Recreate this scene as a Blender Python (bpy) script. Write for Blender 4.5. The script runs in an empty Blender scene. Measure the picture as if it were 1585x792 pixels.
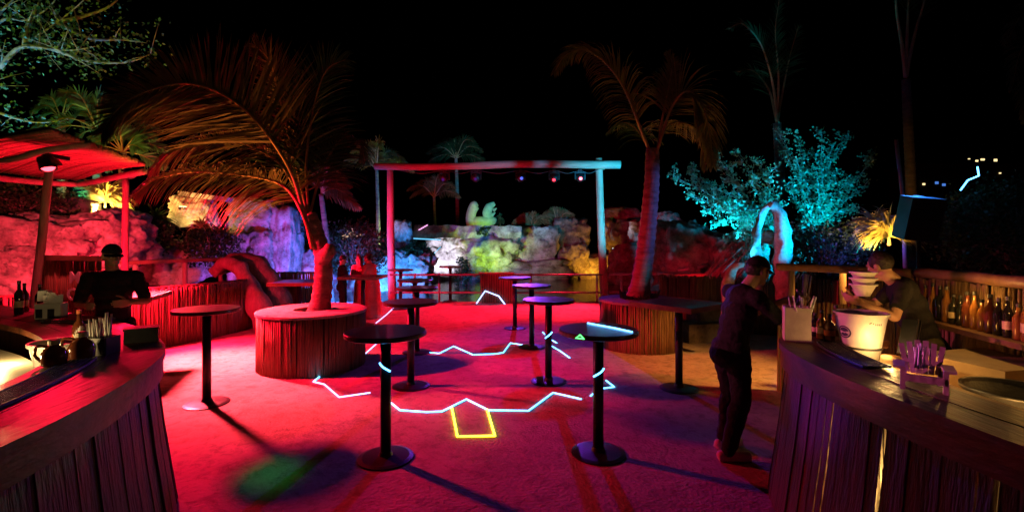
import bpy, bmesh, math, random
from mathutils import Vector, Matrix, noise, Quaternion
random.seed(7)
R = math.radians
sc = bpy.context.scene
col = sc.collection

# ------------------------------------------------------------------ camera
EYE = 1.86
FPX = 740.0
cam = bpy.data.cameras.new('camera')
cam.sensor_width = 36.0
cam.lens = FPX / 1585.0 * 36.0
cam.shift_y = -23.0 / 1585.0
cam.clip_end = 2000
camo = bpy.data.objects.new('camera', cam)
camo.location = (0, 0, EYE)
camo.rotation_euler = (R(90), 0, 0)
col.objects.link(camo)
sc.camera = camo

# ------------------------------------------------------------------ world, moon, exposure
w = bpy.data.worlds.new('World'); sc.world = w; w.use_nodes = True
nt = w.node_tree
bg = nt.nodes['Background']
sky = nt.nodes.new('ShaderNodeTexSky'); sky.sky_type = 'NISHITA'; sky.sun_disc = False
sky.sun_elevation = R(-8); sky.sun_rotation = R(200)
nt.links.new(sky.outputs[0], bg.inputs[0]); bg.inputs[1].default_value = 0.01
moon = bpy.data.lights.new('moon', 'SUN'); moon.energy = 0.004; moon.angle = R(0.5); moon.color = (1, .95, .88)
mo = bpy.data.objects.new('moon', moon); mo.rotation_euler = (R(40), 0, R(30)); col.objects.link(mo)
sc.view_settings.view_transform = 'Standard'; sc.view_settings.look = 'None'
sc.view_settings.exposure = 0; sc.view_settings.gamma = 1; sc.view_settings.use_curve_mapping = False
sc.render.engine = 'CYCLES'
cy = sc.cycles
cy.use_denoising = True
cy.max_bounces = 5; cy.diffuse_bounces = 3; cy.glossy_bounces = 2; cy.transmission_bounces = 4; cy.transparent_max_bounces = 4
cy.sample_clamp_indirect = 2.0
cy.caustics_reflective = False; cy.caustics_refractive = False

# ------------------------------------------------------------------ lamps (a few sit on built fixtures, most are bare and unseen)
def P(px, py, d):
    return Vector(((px - 792.5) / FPX * d, d, EYE + (373 - py) / FPX * d))
def G(px, py):
    d = EYE * FPX / (py - 373)
    return Vector(((px - 792.5) / FPX * d, d, 0))
def lamp(name, loc, energy, color, target=None, cone=None, blend=.5, radius=.05):
    l = bpy.data.lights.new(name, 'SPOT' if cone else 'POINT')
    l.energy = energy; l.color = color; l.shadow_soft_size = radius
    o = bpy.data.objects.new(name, l); o.location = loc
    if cone:
        l.spot_size = R(cone); l.spot_blend = blend
        o.rotation_euler = (Vector(target) - Vector(loc)).to_track_quat('-Z', 'Y').to_euler()
    col.objects.link(o)
    return o
RED = (1, .006, .04); ORANGE = (1, .36, .06); CYAN = (.03, .55, 1); BLUE = (.06, .08, 1); VIOLET = (.3, .04, 1); GREEN = (.05, 1, .12)
BEAM_Y = 15.0
HUTL = Vector((-5.93, 6.12, 2.66))
HUTR = Vector((-6.55, 8.25, 2.86))
LAMPS = [
 # name, loc, energy, colour, target, cone, blend, radius
 ('hut_spot_light', HUTL, 4600, RED, (-3.4, 7.1, 1.2), 64, 1, .05),
 ('hut_main_light', HUTR, 10500, RED, (-4.6, 7.2, 0), 86, 1, .2),
 ('hut_hot_fill_light', HUTR + Vector((0, -.02, .01)), 7000, (1, .14, .16), (-4.2, 7.0, 0), 54, 1, .2),  # whiter second lobe added to bleach the hot pool on the floor
 ('bar_red_fill_light', HUTL + Vector((.02, -.02, 0)), 260, RED, (-2.1, 2.45, 1.12), 20, 1, .12),  # extra narrow spot added to redden the left bar top
 ('trunk_red_fill_light', HUTL + Vector((.04, 0, 0)), 900, RED, (2.3, 8.5, 2.2), 18, 1, .05),  # extra spot added to redden the right palm trunk
 ('left_rock_fill_light', (-6.9, 5.9, 1.7), 1700, (1, .055, .085), (-8.7, 9.6, 1.6), 52, .7, .06),  # bare lamp added outside the view to brighten the left rocks
 ('hut_fill_light', (-6.35, 6.95, 1.2), 700, RED, (-7.4, 8.6, 2.6), 172, .3, .08),  # bare flood added behind the letter board to light roof and rocks
 ('left_red_fill_light', (-5.0, 10.9, 1.7), 2200, RED, (-3.0, 14.4, 1.5), 78, .8, .06),  # bare flood added to redden the left gate post and railing
 ('beam_red_light', P(898, 290, BEAM_Y), 5200, (1, .012, .05), (1.5, 13.0, 0), 50, .9, .06),
 ('beam_red_light', P(858, 290, BEAM_Y), 5200, RED, (-1.4, 12.6, 0), 54, .9, .06),
 ('beam_blue_light', P(806, 290, BEAM_Y), 1050, VIOLET, (0.4, 6.2, 0), 44, 1, .06),
 ('beam_violet_light', P(737, 290, BEAM_Y), 1700, (.4, .1, 1), (-2.35, 3.0, 1.05), 3.4, .9, .05),
 ('crown_green_light', (-3.3, 6.7, 3.7), 210, GREEN, (-1.95, 3.85, 0), 7, 1, .12),  # bare lamp added in the palm crown for the round green floor patch
 ('beam_green_edge_light', P(692, 290, BEAM_Y), 1500, GREEN, (-1.93, 2.2, 1.1), 2.6, 1, .05),
 ('bar_violet_fill_light', HUTL + Vector((0, 0, -.1)), 2200, (.36, .03, 1), (1.87, 3.0, .92), 6, 1, .05),  # violet spot added at the hut lamp to colour the right bar front
 ('man_magenta_fill_light', HUTL + Vector((.03, 0, -.08)), 2600, (1, .12, .28), (2.2, 3.95, 1.35), 15, 1, .05),  # magenta spot added to lift the man at the right bar
 ('chair_pink_fill_light', HUTL + Vector((.03, 0, -.06)), 3200, (1, .13, .42), (2.1, 2.45, 1.22), 4.6, 1, .03),  # narrow spot added to turn the toy chair pink
 ('board_red_fill_light', HUTL + Vector((0, -.05, 0)), 110, (1, .06, .09), (-5.75, 6.45, 1.3), 64, .8, .04),  # small spot added so the board letters show
 ('counter_blue_light', P(800, 290, BEAM_Y), 3500, BLUE, (2.05, 2.2, 1.14), 3.2, .9, .05),
 ('shrub_cyan_fill_light', (7.3, 10.0, 1.8), 3200, (.0, .42, .85), (6.8, 11.9, 2.7), 100, .8, .08),  # bare unseen lamp added near the shrub, not on the mast
 ('gate_cyan_fill_light', (4.6, 7.0, 1.3), 11500, CYAN, (2.8, 15, 3.1), 25, .7, .05),  # bare unseen lamp behind the bar rail, puts cyan on the gate post
 ('trunk_blue_fill_light', (4.7, 7.3, 2.7), 260, (.1, .16, 1), (2.35, 8.5, 2.3), 44, .7, .05),  # bare lamp added for the blue side of the right palm trunk
 ('arch_light', (6.6, 6.5, 1.2), 4200, (.0, .42, 1), (4.9, 8.9, 2.0), 22, .7, .05),
 ('speaker_back_light', (6.5, 7.75, 3.6), 500, (.04, .25, 1), (6.0, 7.1, 2.2), 44, .6, .05),
 ('shrub_fill_light', (4.7, 10.6, 1.3), 4200, (.0, .46, .9), (4.95, 11.6, 2.9), 84, .8, .1),  # unseen lamp behind the reed wall, brightens the left of the shrub
 ('bromeliad_light', P(150, 336, 11.5), 1000, (1, .6, .12), P(165, 296, 12), 130, .4, .04),
 ('niche_light', P(287, 338, 12.2), 160, (1, .58, .14), P(290, 300, 12.9), 130, .4, .04),
 ('purple_rock_light', (-6.2, 12.4, .3), 520, (.42, .10, 1), (-7.2, 14.2, 1.6), 110, .5, .06),
 ('blue_rock_light', (-4.9, 13.6, .4), 700, (.04, .16, 1), (-5.6, 16, 1.4), 130, .5, .06),
 ('blue_wall_light', (-4.0, 17.2, .3), 1200, (.04, .28, 1), (-4.8, 20, 1.0), 130, .5, .06),
 ('pink_plant_light', P(545, 372, 17.6), 300, (1, .35, .32), P(545, 345, 18), 130, .4, .05),
 ('white_rock_light', (-3.4, 22.1, .1), 1000, (.72, .7, 1), (-3.3, 24, 1.2), 62, .6, .06),
 ('green_rock_light', (-1.1, 21.4, .0), 430, (.50, 1, .10), (-1.0, 24, 2.4), 90, .7, .06),
 ('statue_light', (-1.35, 22.7, 2.8), 50, (.5, 1, .1), (-1.5, 24, 3.3), 100, .6, .05),
 ('cool_rock_light', (1.4, 21.0, .0), 90, (.62, .8, .4), (1.4, 24, 1.6), 80, .6, .06),
 ('waterfall_light', (4.2, 23.2, .05), 260, (1, .42, .03), (4.0, 24.4, .9), 100, .7, .06),
 ('far_rock_light', (4.6, 21.5, 1.5), 130, (.7, .75, 1), (5.0, 24, 3.0), 110, .6, .06),
 ('lime_rock_light', P(1030, 385, 15.6), 220, (.5, 1, .04), P(1036, 358, 16.4), 80, .5, .05),
 ('right_red_light', (4.2, 10.8, .5), 110, RED, (4.8, 13.3, 1.6), 130, .6, .06),
 ('speaker_plant_light', P(1366, 398, 7.7), 320, (1, .52, .09), P(1358, 350, 8.1), 92, .6, .04),
 ('speaker_blue_light', P(1318, 385, 8.2), 80, (.06, .12, 1), P(1330, 350, 8.8), 120, .5, .04),
 ('tree_lime_light', (-9.4, 6.6, 2.6), 700, (.7, 1, .06), (-9.6, 9.2, 6.0), 100, .6, .06),
 ('tree_cyan_light', (-11.5, 8.6, 2.3), 1900, (.03, .42, 1), (-10.2, 9.5, 5.2), 76, .6, .06),
 ('fan_palm_light', (-10.6, 11.2, 2.2), 420, (.03, .9, .6), (-10.8, 13, 4.3), 120, .6, .06),
 ('palm_green_light', (-5.4, 21.0, 1.0), 900, (.6, 1, .4), (-5.8, 21.6, 5.0), 60, .5, .06),
 ('frond_fill_light', (-3.55, 6.72, .93), 1900, (1, .28, .07), (-4.5, 7.6, 3.7), 66, .8, .1),  # bare lamp added at the planter rim to warm the left fronds
 ('right_frond_fill_light', (2.15, 9.3, 1.0), 300, (1, .45, .08), (2.5, 8.9, 4), 90, .8, .1),  # bare lamp hidden behind the trunk to lift its fronds
 ('right_bar_lamp', (2.43, 3.07, 1.145), 11, (1, .56, .17), None, None, 0, .02),
 ('right_bar_shelf_lamp', (2.78, 3.55, 1.0), 9, (1, .40, .07), None, None, 0, .06),
 ('back_bar_fill_lamp', (3.62, 3.85, 1.47), 4.5, (1, .48, .10), None, None, 0, .02),  # both bare lamps added under the rail to brighten reeds and bottles
 ('back_bar_fill_lamp', (3.50, 3.15, 1.47), 3.5, (1, .48, .10), None, None, 0, .02),
 ('right_bar_floor_lamp', (2.45, 2.3, .45), 120, (1, .5, .12), None, None, 0, .05),
 ('left_bar_lamp', (-3.08, 2.78, 1.17), 13, (1, .66, .26), None, None, 0, .04),
 ('left_bar_lamp', (-4.0, 3.7, .95), 22, (1, .66, .26), None, None, 0, .05),
 ('right_orange_light', (4.4, 5.7, 2.25), 560, ORANGE, (3.1, 7.0, 0), 58, .9, .05),
 ('small_arch_fill_light', (5.2, 6.7, 1.7), 320, CYAN, (3.4, 7.5, 1.5), 16, .7, .04),  # bare lamp added to turn the small curved stone cyan
 ('left_orange_light', (-6.7, 8.2, 2.7), 330, ORANGE, (-4.8, 7.3, 0), 34, 1, .05),
]
for a in LAMPS:
    lamp(*a)

# ------------------------------------------------------------------ materials
MATS = {}
def mat(name, c1, c2=None, scale=6, rough=.7, bump=.2, bscale=None, spec=.5, stretch=(1, 1, 1), detail=6, metal=0, coat=0, emit=None, trans=0, coords='Object', var=(.8, 1.15)):
    m = bpy.data.materials.new(name); m.use_nodes = True
    n = m.node_tree; b = n.nodes['Principled BSDF']
    b.inputs['Roughness'].default_value = rough
    b.inputs['Specular IOR Level'].default_value = spec
    b.inputs['Metallic'].default_value = metal
    b.inputs['Coat Weight'].default_value = coat
    b.inputs['Transmission Weight'].default_value = trans
    tc = n.nodes.new('ShaderNodeTexCoord'); mp = n.nodes.new('ShaderNodeMapping')
    n.links.new(tc.outputs[coords], mp.inputs[0]); mp.inputs['Scale'].default_value = stretch
    if c2 is None: c2 = tuple(x * .7 for x in c1)
    t = n.nodes.new('ShaderNodeTexNoise'); t.inputs['Scale'].default_value = scale; t.inputs['Detail'].default_value = detail; t.inputs['Roughness'].default_value = .65
    n.links.new(mp.outputs[0], t.inputs['Vector'])
    r = n.nodes.new('ShaderNodeValToRGB')
    r.color_ramp.elements[0].position = .33; r.color_ramp.elements[1].position = .68
    r.color_ramp.elements[0].color = (*c2, 1); r.color_ramp.elements[1].color = (*c1, 1)
    n.links.new(t.outputs[0], r.inputs[0])
    oi = n.nodes.new('ShaderNodeObjectInfo')
    hv = n.nodes.new('ShaderNodeHueSaturation')
    mr = n.nodes.new('ShaderNodeMapRange'); mr.inputs['To Min'].default_value = var[0]; mr.inputs['To Max'].default_value = var[1]
    n.links.new(oi.outputs['Random'], mr.inputs[0]); n.links.new(mr.outputs[0], hv.inputs['Value'])
    n.links.new(r.outputs[0], hv.inputs['Color']); n.links.new(hv.outputs[0], b.inputs['Base Color'])
    if bump:
        t2 = n.nodes.new('ShaderNodeTexNoise'); t2.inputs['Scale'].default_value = bscale or scale * 4; t2.inputs['Detail'].default_value = 8
        n.links.new(mp.outputs[0], t2.inputs['Vector'])
        bp = n.nodes.new('ShaderNodeBump'); bp.inputs['Strength'].default_value = bump; bp.inputs['Distance'].default_value = .03
        n.links.new(t2.outputs[0], bp.inputs['Height']); n.links.new(bp.outputs[0], b.inputs['Normal'])
    if emit:
        b.inputs['Emission Color'].default_value = (*emit[0], 1); b.inputs['Emission Strength'].default_value = emit[1]
    MATS[name] = m
    return m
mat('sand', (.42, .36, .30), (.26, .22, .18), 1.1, .85, .5, 34, .25)
mat('soil', (.05, .045, .03), (.03, .025, .02), 3, .95, .5, 12, .2)
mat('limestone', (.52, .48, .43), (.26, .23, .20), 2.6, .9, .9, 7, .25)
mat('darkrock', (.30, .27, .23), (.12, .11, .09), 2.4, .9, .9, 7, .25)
mat('barwood', (.12, .034, .014), (.028, .010, .005), 7, .40, .2, 26, .3, (1.6, .28, 1), coat=0)
mat('barplank', (.11, .035, .016), (.035, .012, .006), 6, .5, .6, 18, .4, (3, 3, .16), var=(.5, 1.35))
mat('reed', (.34, .21, .11), (.14, .08, .04), 9, .65, .3, 30, .3, (3, 3, .3))
mat('pole_wood', (.42, .33, .24), (.22, .17, .12), 5, .7, .4, 18, .3, (3, 3, .3))
mat('beam_wood', (.42, .33, .24), (.22, .17, .12), 5, .7, .4, 18, .3, (.3, 3, 3))
mat('plank', (.25, .13, .07), (.11, .055, .03), 5, .5, .25, 20, .4, (1, 1, 1))
mat('tabletop', (.075, .032, .018), (.022, .010, .006), 4, .28, .15, 22, .5, (.4, 3, 1), coat=.2)
mat('blackmetal', (.02, .02, .022), (.012, .012, .013), 12, .38, .1, 60, .5, metal=.4)
mat('blackplastic', (.016, .016, .018), (.01, .01, .011), 10, .45, .1, 60, .5)
mat('rubber', (.02, .018, .016), (.012, .012, .012), 30, .6, .5, 90, .4)
mat('speaker_cloth', (.015, .015, .017), (.008, .008, .009), 60, .9, .3, 200, .2)
mat('leaf', (.075, .13, .03), (.03, .065, .012), 3, .45, 0, spec=.4)
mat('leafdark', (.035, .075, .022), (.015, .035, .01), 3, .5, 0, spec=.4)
mat('leafpale', (.11, .19, .10), (.05, .10, .05), 3, .4, 0, spec=.5)
mat('frondgreen', (.16, .13, .045), (.09, .075, .025), 3, .5, 0, spec=.35)
mat('leafgold', (.36, .30, .12), (.2, .17, .06), 3, .5, 0, spec=.4)
mat('frondrib', (.34, .2, .07), (.2, .11, .04), 6, .5, .1, 20)
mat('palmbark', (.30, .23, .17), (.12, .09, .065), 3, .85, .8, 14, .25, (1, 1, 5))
mat('dim_palmbark', (.085, .06, .045), (.04, .03, .02), 3, .9, .8, 14, .2, (1, 1, 5))  # palm bark with the dim light at right put into its colour
mat('bark', (.24, .19, .15), (.10, .08, .06), 4, .85, .7, 16, .25, (3, 3, .6))
mat('statue', (.36, .42, .26), (.24, .30, .16), 5, .7, .4, 20, .3)
mat('bucketplastic', (.80, .76, .70), (.74, .7, .64), 8, .35, 0, spec=.5)
mat('whiteplastic', (.78, .76, .72), (.70, .68, .64), 8, .35, 0, spec=.5)
mat('cream', (.40, .31, .18), (.28, .21, .12), 4, .5, .1, 20)
mat('pinkwood', (.55, .42, .40), (.40, .30, .28), 8, .6, .2, 30)
mat('paper', (.75, .72, .70), (.62, .6, .58), 10, .7, .05, 40)
mat('blackcloth', (.014, .013, .015), (.008, .008, .009), 9, .85, .5, 26, .2)
mat('olivecloth', (.06, .055, .03), (.035, .03, .018), 9, .85, .5, 26, .2)
mat('redcloth', (.5, .2, .17), (.36, .13, .11), 6, .8, .4, 22, .2)
mat('skin', (.42, .24, .16), (.36, .2, .13), 8, .5, .05, 40, .4)
mat('hair', (.015, .011, .009), (.008, .006, .005), 20, .5, .4, 60, .4)
mat('shoe', (.78, .76, .78), (.6, .58, .6), 14, .6, .2, 40)
mat('brownglass', (.16, .04, .02), (.1, .028, .012), 8, .12, 0, spec=.6)
mat('amber', (.30, .13, .03), (.2, .08, .02), 8, .1, 0, spec=.6)
mat('darkglass', (.02, .022, .016), (.012, .012, .01), 8, .08, 0, spec=.6)
mat('labelpaper', (.62, .52, .36), (.45, .34, .22), 14, .6, 0)
mat('orange_label', (.7, .16, .05), (.6, .12, .04), 14, .5, 0)
mat('inkblue', (.02, .02, .07), (.015, .015, .05), 14, .6, 0)
mat('greyink', (.28, .28, .28), (.2, .2, .2), 14, .6, 0)
mat('railmetal', (.30, .29, .29), (.18, .17, .17), 9, .4, .1, 40, metal=.3)
mat('bluecover', (.25, .3, .4), (.15, .2, .3), 6, .6, .5, 14)
mat('lens_red', (1, .1, .1), emit=((1, .02, .04), 5), bump=0)
mat('lens_blue', (.1, .2, 1), emit=((.05, .15, 1), 1.2), bump=0)
mat('lens_dark', (.03, .03, .06), emit=((.05, .05, 1), .12), rough=.15, bump=0)
mat('lens_hot', (1, .3, .3), emit=((1, .04, .06), 9), bump=0)
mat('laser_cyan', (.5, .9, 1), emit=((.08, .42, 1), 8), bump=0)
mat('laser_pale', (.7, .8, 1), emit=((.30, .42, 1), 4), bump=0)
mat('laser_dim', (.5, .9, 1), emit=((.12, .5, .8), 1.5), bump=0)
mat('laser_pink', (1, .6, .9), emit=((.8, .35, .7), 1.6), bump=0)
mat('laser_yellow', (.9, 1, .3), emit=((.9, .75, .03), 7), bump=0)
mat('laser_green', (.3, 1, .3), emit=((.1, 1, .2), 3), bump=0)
mat('window_glow', (1, .8, .4), emit=((1, .75, .35), 1.5), bump=0)
mat('window_blue', (.3, .5, 1), emit=((.1, .3, 1), .7), bump=0)
mat('pale_panel', (.8, .72, .55), (.7, .6, .45), 6, .5, .1, 20)  # pale cream colour of the left work shelf
for k in ('limestone', 'darkrock'):
    n = MATS[k].node_tree; b = n.nodes['Principled BSDF']; src = b.inputs['Base Color'].links[0].from_socket
    tc = n.nodes.new('ShaderNodeTexCoord')
    vo = n.nodes.new('ShaderNodeTexVoronoi'); vo.inputs['Scale'].default_value = 9; n.links.new(tc.outputs['Object'], vo.inputs['Vector'])
    r = n.nodes.new('ShaderNodeValToRGB'); r.color_ramp.elements[0].position = .08; r.color_ramp.elements[0].color = (.25, .22, .2, 1); r.color_ramp.elements[1].position = .32; r.color_ramp.elements[1].color = (1, 1, 1, 1)
    n.links.new(vo.outputs['Distance'], r.inputs[0])
    t = n.nodes.new('ShaderNodeTexNoise'); t.inputs['Scale'].default_value = 1.6; t.inputs['Detail'].default_value = 8; t.inputs['Roughness'].default_value = .75; n.links.new(tc.outputs['Object'], t.inputs['Vector'])
    r2 = n.nodes.new('ShaderNodeValToRGB'); r2.color_ramp.elements[0].position = .40; r2.color_ramp.elements[0].color = (.3, .28, .24, 1); r2.color_ramp.elements[1].position = .56; r2.color_ramp.elements[1].color = (1, 1, 1, 1)
    n.links.new(t.outputs[0], r2.inputs[0])
    m1 = n.nodes.new('ShaderNodeMix'); m1.data_type = 'RGBA'; m1.blend_type = 'MULTIPLY'; m1.inputs[0].default_value = .55
    m2 = n.nodes.new('ShaderNodeMix'); m2.data_type = 'RGBA'; m2.blend_type = 'MULTIPLY'; m2.inputs[0].default_value = .85
    n.links.new(src, m1.inputs[6]); n.links.new(r.outputs[0], m1.inputs[7]); n.links.new(m1.outputs[2], m2.inputs[6]); n.links.new(r2.outputs[0], m2.inputs[7]); n.links.new(m2.outputs[2], b.inputs['Base Color'])
# pool water
m = bpy.data.materials.new('water'); m.use_nodes = True; n = m.node_tree; b = n.nodes['Principled BSDF']
b.inputs['Base Color'].default_value = (.012, .02, .018, 1); b.inputs['Roughness'].default_value = .06; b.inputs['IOR'].default_value = 1.33
b.inputs['Specular IOR Level'].default_value = .8
t = n.nodes.new('ShaderNodeTexNoise'); t.inputs['Scale'].default_value = 3.2; t.inputs['Detail'].default_value = 4
tc = n.nodes.new('ShaderNodeTexCoord'); n.links.new(tc.outputs['Object'], t.inputs['Vector'])
bp = n.nodes.new('ShaderNodeBump'); bp.inputs['Strength'].default_value = .35; bp.inputs['Distance'].default_value = .06
n.links.new(t.outputs[0], bp.inputs['Height']); n.links.new(bp.outputs[0], b.inputs['Normal']); MATS['water'] = m
# thin leaves let a little light through
for k in ('leaf', 'leafgold', 'leafdark', 'leafpale', 'frondgreen', 'bucketplastic'):
    n = MATS[k].node_tree; b = n.nodes['Principled BSDF']; out = n.nodes['Material Output']
    tr = n.nodes.new('ShaderNodeBsdfTranslucent'); mx = n.nodes.new('ShaderNodeMixShader'); mx.inputs[0].default_value = .3
    src = b.inputs['Base Color'].links[0].from_socket
    n.links.new(src, tr.inputs[0]); n.links.new(b.outputs[0], mx.inputs[1]); n.links.new(tr.outputs[0], mx.inputs[2]); n.links.new(mx.outputs[0], out.inputs[0])
# floor: trodden sand screed, scuffs and darker stains
n = MATS['sand'].node_tree; b = n.nodes['Principled BSDF']; src = b.inputs['Base Color'].links[0].from_socket
tc = n.nodes.new('ShaderNodeTexCoord')
t = n.nodes.new('ShaderNodeTexNoise'); t.inputs['Scale'].default_value = 7; t.inputs['Detail'].default_value = 7; t.inputs['Roughness'].default_value = .75; t.inputs['Distortion'].default_value = .6
n.links.new(tc.outputs['Object'], t.inputs['Vector'])
r = n.nodes.new('ShaderNodeValToRGB'); r.color_ramp.elements[0].position = .36; r.color_ramp.elements[0].color = (.55, .52, .5, 1); r.color_ramp.elements[1].position = .52; r.color_ramp.elements[1].color = (1, 1, 1, 1)
n.links.new(t.outputs[0], r.inputs[0])
mx = n.nodes.new('ShaderNodeMix'); mx.data_type = 'RGBA'; mx.blend_type = 'MULTIPLY'; mx.inputs[0].default_value = .9
n.links.new(src, mx.inputs[6]); n.links.new(r.outputs[0], mx.inputs[7]); n.links.new(mx.outputs[2], b.inputs['Base Color'])

# ------------------------------------------------------------------ mesh helpers
class MB:
    def __init__(s): s.v = []; s.f = []
    def add(s, vs, fs):
        o = len(s.v); s.v += [Vector(v) for v in vs]; s.f += [tuple(i + o for i in f) for f in fs]; return s
    def box(s, c, size, rz=0, M=None):
        x, y, z = (q / 2 for q in size)
        vs = [Vector((a * x, b_ * y, d * z)) for a in (-1, 1) for b_ in (-1, 1) for d in (-1, 1)]
        M = M or Matrix.Rotation(rz, 3, 'Z')
        return s.add([M @ v + Vector(c) for v in vs], [(0, 1, 3, 2), (4, 6, 7, 5), (0, 4, 5, 1), (2, 3, 7, 6), (0, 2, 6, 4), (1, 5, 7, 3)])
    def tube(s, pts, rad, seg=8, cap=True, flat=1):
        pts = [Vector(p) for p in pts]
        if not hasattr(rad, '__len__'): rad = [rad] * len(pts)
        vs = []; fs = []; up = None
        for i, p in enumerate(pts):
            t = (pts[min(i + 1, len(pts) - 1)] - pts[max(i - 1, 0)]).normalized()
            if up is None: up = Vector((0, 0, 1)) if abs(t.z) < .9 else Vector((1, 0, 0))
            a = t.cross(up).normalized(); b_ = a.cross(t).normalized(); up = b_
            for k in range(seg):
                q = 2 * math.pi * k / seg
                vs.append(p + (a * math.cos(q) + b_ * math.sin(q) * flat) * rad[i])
        for i in range(len(pts) - 1):
            for k in range(seg):
                k2 = (k + 1) % seg
                fs.append((i * seg + k, i * seg + k2, (i + 1) * seg + k2, (i + 1) * seg + k))
        if cap:
            fs.append(tuple(range(seg))[::-1]); fs.append(tuple((len(pts) - 1) * seg + k for k in range(seg)))
        return s.add(vs, fs)
    def lathe(s, prof, c=(0, 0, 0), seg=20, cap=True):
        c = Vector(c); vs = []; fs = []; N = len(prof)
        for r_, z in prof:
            for k in range(seg):
                q = 2 * math.pi * k / seg; vs.append(c + Vector((r_ * math.cos(q), r_ * math.sin(q), z)))
        for i in range(N - 1):
            for k in range(seg):
                k2 = (k + 1) % seg; fs.append((i * seg + k, i * seg + k2, (i + 1) * seg + k2, (i + 1) * seg + k))
        if cap:
            fs.append(tuple(range(seg))[::-1]); fs.append(tuple((N - 1) * seg + k for k in range(seg)))
        return s.add(vs, fs)
    def ball(s, c, r3, M=None, u=12, v_=8):
        c = Vector(c)
        if not hasattr(r3, '__len__'): r3 = (r3,) * 3
        vs = []; fs = []
        for j in range(v_ + 1):
            th = math.pi * j / v_
            for i in range(u):
                ph = 2 * math.pi * i / u
                q = Vector((r3[0] * math.sin(th) * math.cos(ph), r3[1] * math.sin(th) * math.sin(ph), r3[2] * math.cos(th)))
                vs.append(c + (M @ q if M else q))
        for j in range(v_):
            for i in range(u):
                i2 = (i + 1) % u
                fs.append((j * u + i, (j + 1) * u + i, (j + 1) * u + i2, j * u + i2))
        return s.add(vs, fs)
    def capsule(s, p0, r0, p1, r1, seg=10):
        p0 = Vector(p0); p1 = Vector(p1); d = p1 - p0; L = d.length
        t = d.normalized() if L > 1e-6 else Vector((0, 0, 1))
        pts = []; rs = []
        for k in range(4):
            q = math.pi / 2 * (1 - k / 4); pts.append(p0 - t * r0 * math.sin(q)); rs.append(max(r0 * math.cos(q), .0008))
        pts += [p0, p1]; rs += [r0, r1]
        for k in range(1, 5):
            q = math.pi / 2 * k / 4; pts.append(p1 + t * r1 * math.sin(q)); rs.append(max(r1 * math.cos(q), .0008))
        return s.tube(pts, rs, seg)

def wloc(o):
    v = Vector((0, 0, 0))
    while o is not None: v += o.location; o = o.parent
    return v
def tag(o, label=None, cat=None, group=None, kind=None):
    if label: o['label'] = label
    if cat: o['category'] = cat
    if group: o['group'] = group
    if kind: o['kind'] = kind
    return o
def thing(name, loc, label, cat, group=None):
    o = bpy.data.objects.new(name, None); o.empty_display_size = .1; o.location = loc; col.objects.link(o)
    return tag(o, label, cat, group)
def obj(name, mb, material, parent=None, smooth=False, loc=None, kind=None, label=None):
    if parent is not None: org = wloc(parent)
    elif loc is not None: org = Vector(loc)
    else:
        zs = min(v.z for v in mb.v); n_ = len(mb.v)
        org = Vector((sum(v.x for v in mb.v) / n_, sum(v.y for v in mb.v) / n_, zs))
    me = bpy.data.meshes.new(name)
    me.from_pydata([tuple(v - org) for v in mb.v], [], mb.f)
    if smooth: me.polygons.foreach_set('use_smooth', [True] * len(me.polygons))
    me.materials.append(MATS[material]); me.update()
    o = bpy.data.objects.new(name, me); col.objects.link(o)
    if parent is not None: o.parent = parent
    else: o.location = org
    if kind: o['kind'] = kind
    if label: o['label'] = label
    return o
def catmull(pts, n=8):
    pts = [Vector(p) for p in pts]; out = []
    q = [pts[0] * 2 - pts[1]] + pts + [pts[-1] * 2 - pts[-2]]
    for i in range(1, len(q) - 2):
        a, b_, c, d = q[i - 1:i + 3]
        for k in range(n):
            t = k / n
            out.append(.5 * ((2 * b_) + (c - a) * t + (2 * a - 5 * b_ + 4 * c - d) * t * t + (3 * b_ - a - 3 * c + d) * t ** 3))
    out.append(pts[-1]); return out
def resample(pts, step):
    out = [pts[0].copy()]; acc = 0
    for a, b_ in zip(pts, pts[1:]):
        L = (b_ - a).length; 
        while acc + L >= step:
            a = a + (b_ - a) * ((step - acc) / L); out.append(a.copy()); L = (b_ - a).length; acc = 0
            if L < 1e-9: break
        acc += L
    return out
def offset2d(pts, d):
    out = []
    for i, p in enumerate(pts):
        t = (pts[min(i + 1, len(pts) - 1)] - pts[max(i - 1, 0)]).normalized()
        out.append(p + Vector((-t.y, t.x, 0)) * d)
    return out
def ribbon(mb, A, B, z0, z1):
    """solid strip between plan curves A and B from z0 to z1"""
    n_ = len(A); vs = []
    for a, b_ in zip(A, B): vs += [Vector((a.x, a.y, z0)), Vector((b_.x, b_.y, z0)), Vector((b_.x, b_.y, z1)), Vector((a.x, a.y, z1))]
    fs = []
    for i in range(n_ - 1):
        for k in range(4):
            k2 = (k + 1) % 4; fs.append((i * 4 + k, i * 4 + k2, i * 4 + 4 + k2, i * 4 + 4 + k))
    fs += [(3, 2, 1, 0), tuple(n_ * 4 - 4 + k for k in range(4))]
    return mb.add(vs, fs)
def reeds(pts, z0, z1, r_=.018, jit=.03, lean=.012):
    mb = MB()
    for p in resample(pts, r_ * 1.9):
        a = Vector((p.x + random.gauss(0, .003), p.y + random.gauss(0, .003), z0))
        b_ = Vector((p.x + random.gauss(0, lean), p.y + random.gauss(0, lean), z1 + random.uniform(-jit, jit)))
        rr = r_ * random.uniform(.75, 1.15)
        mb.tube([a, (a + b_) / 2 + Vector((random.gauss(0, .004), random.gauss(0, .004), 0)), b_], [rr * 1.05, rr, rr * .9], 6)
    return mb

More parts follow.
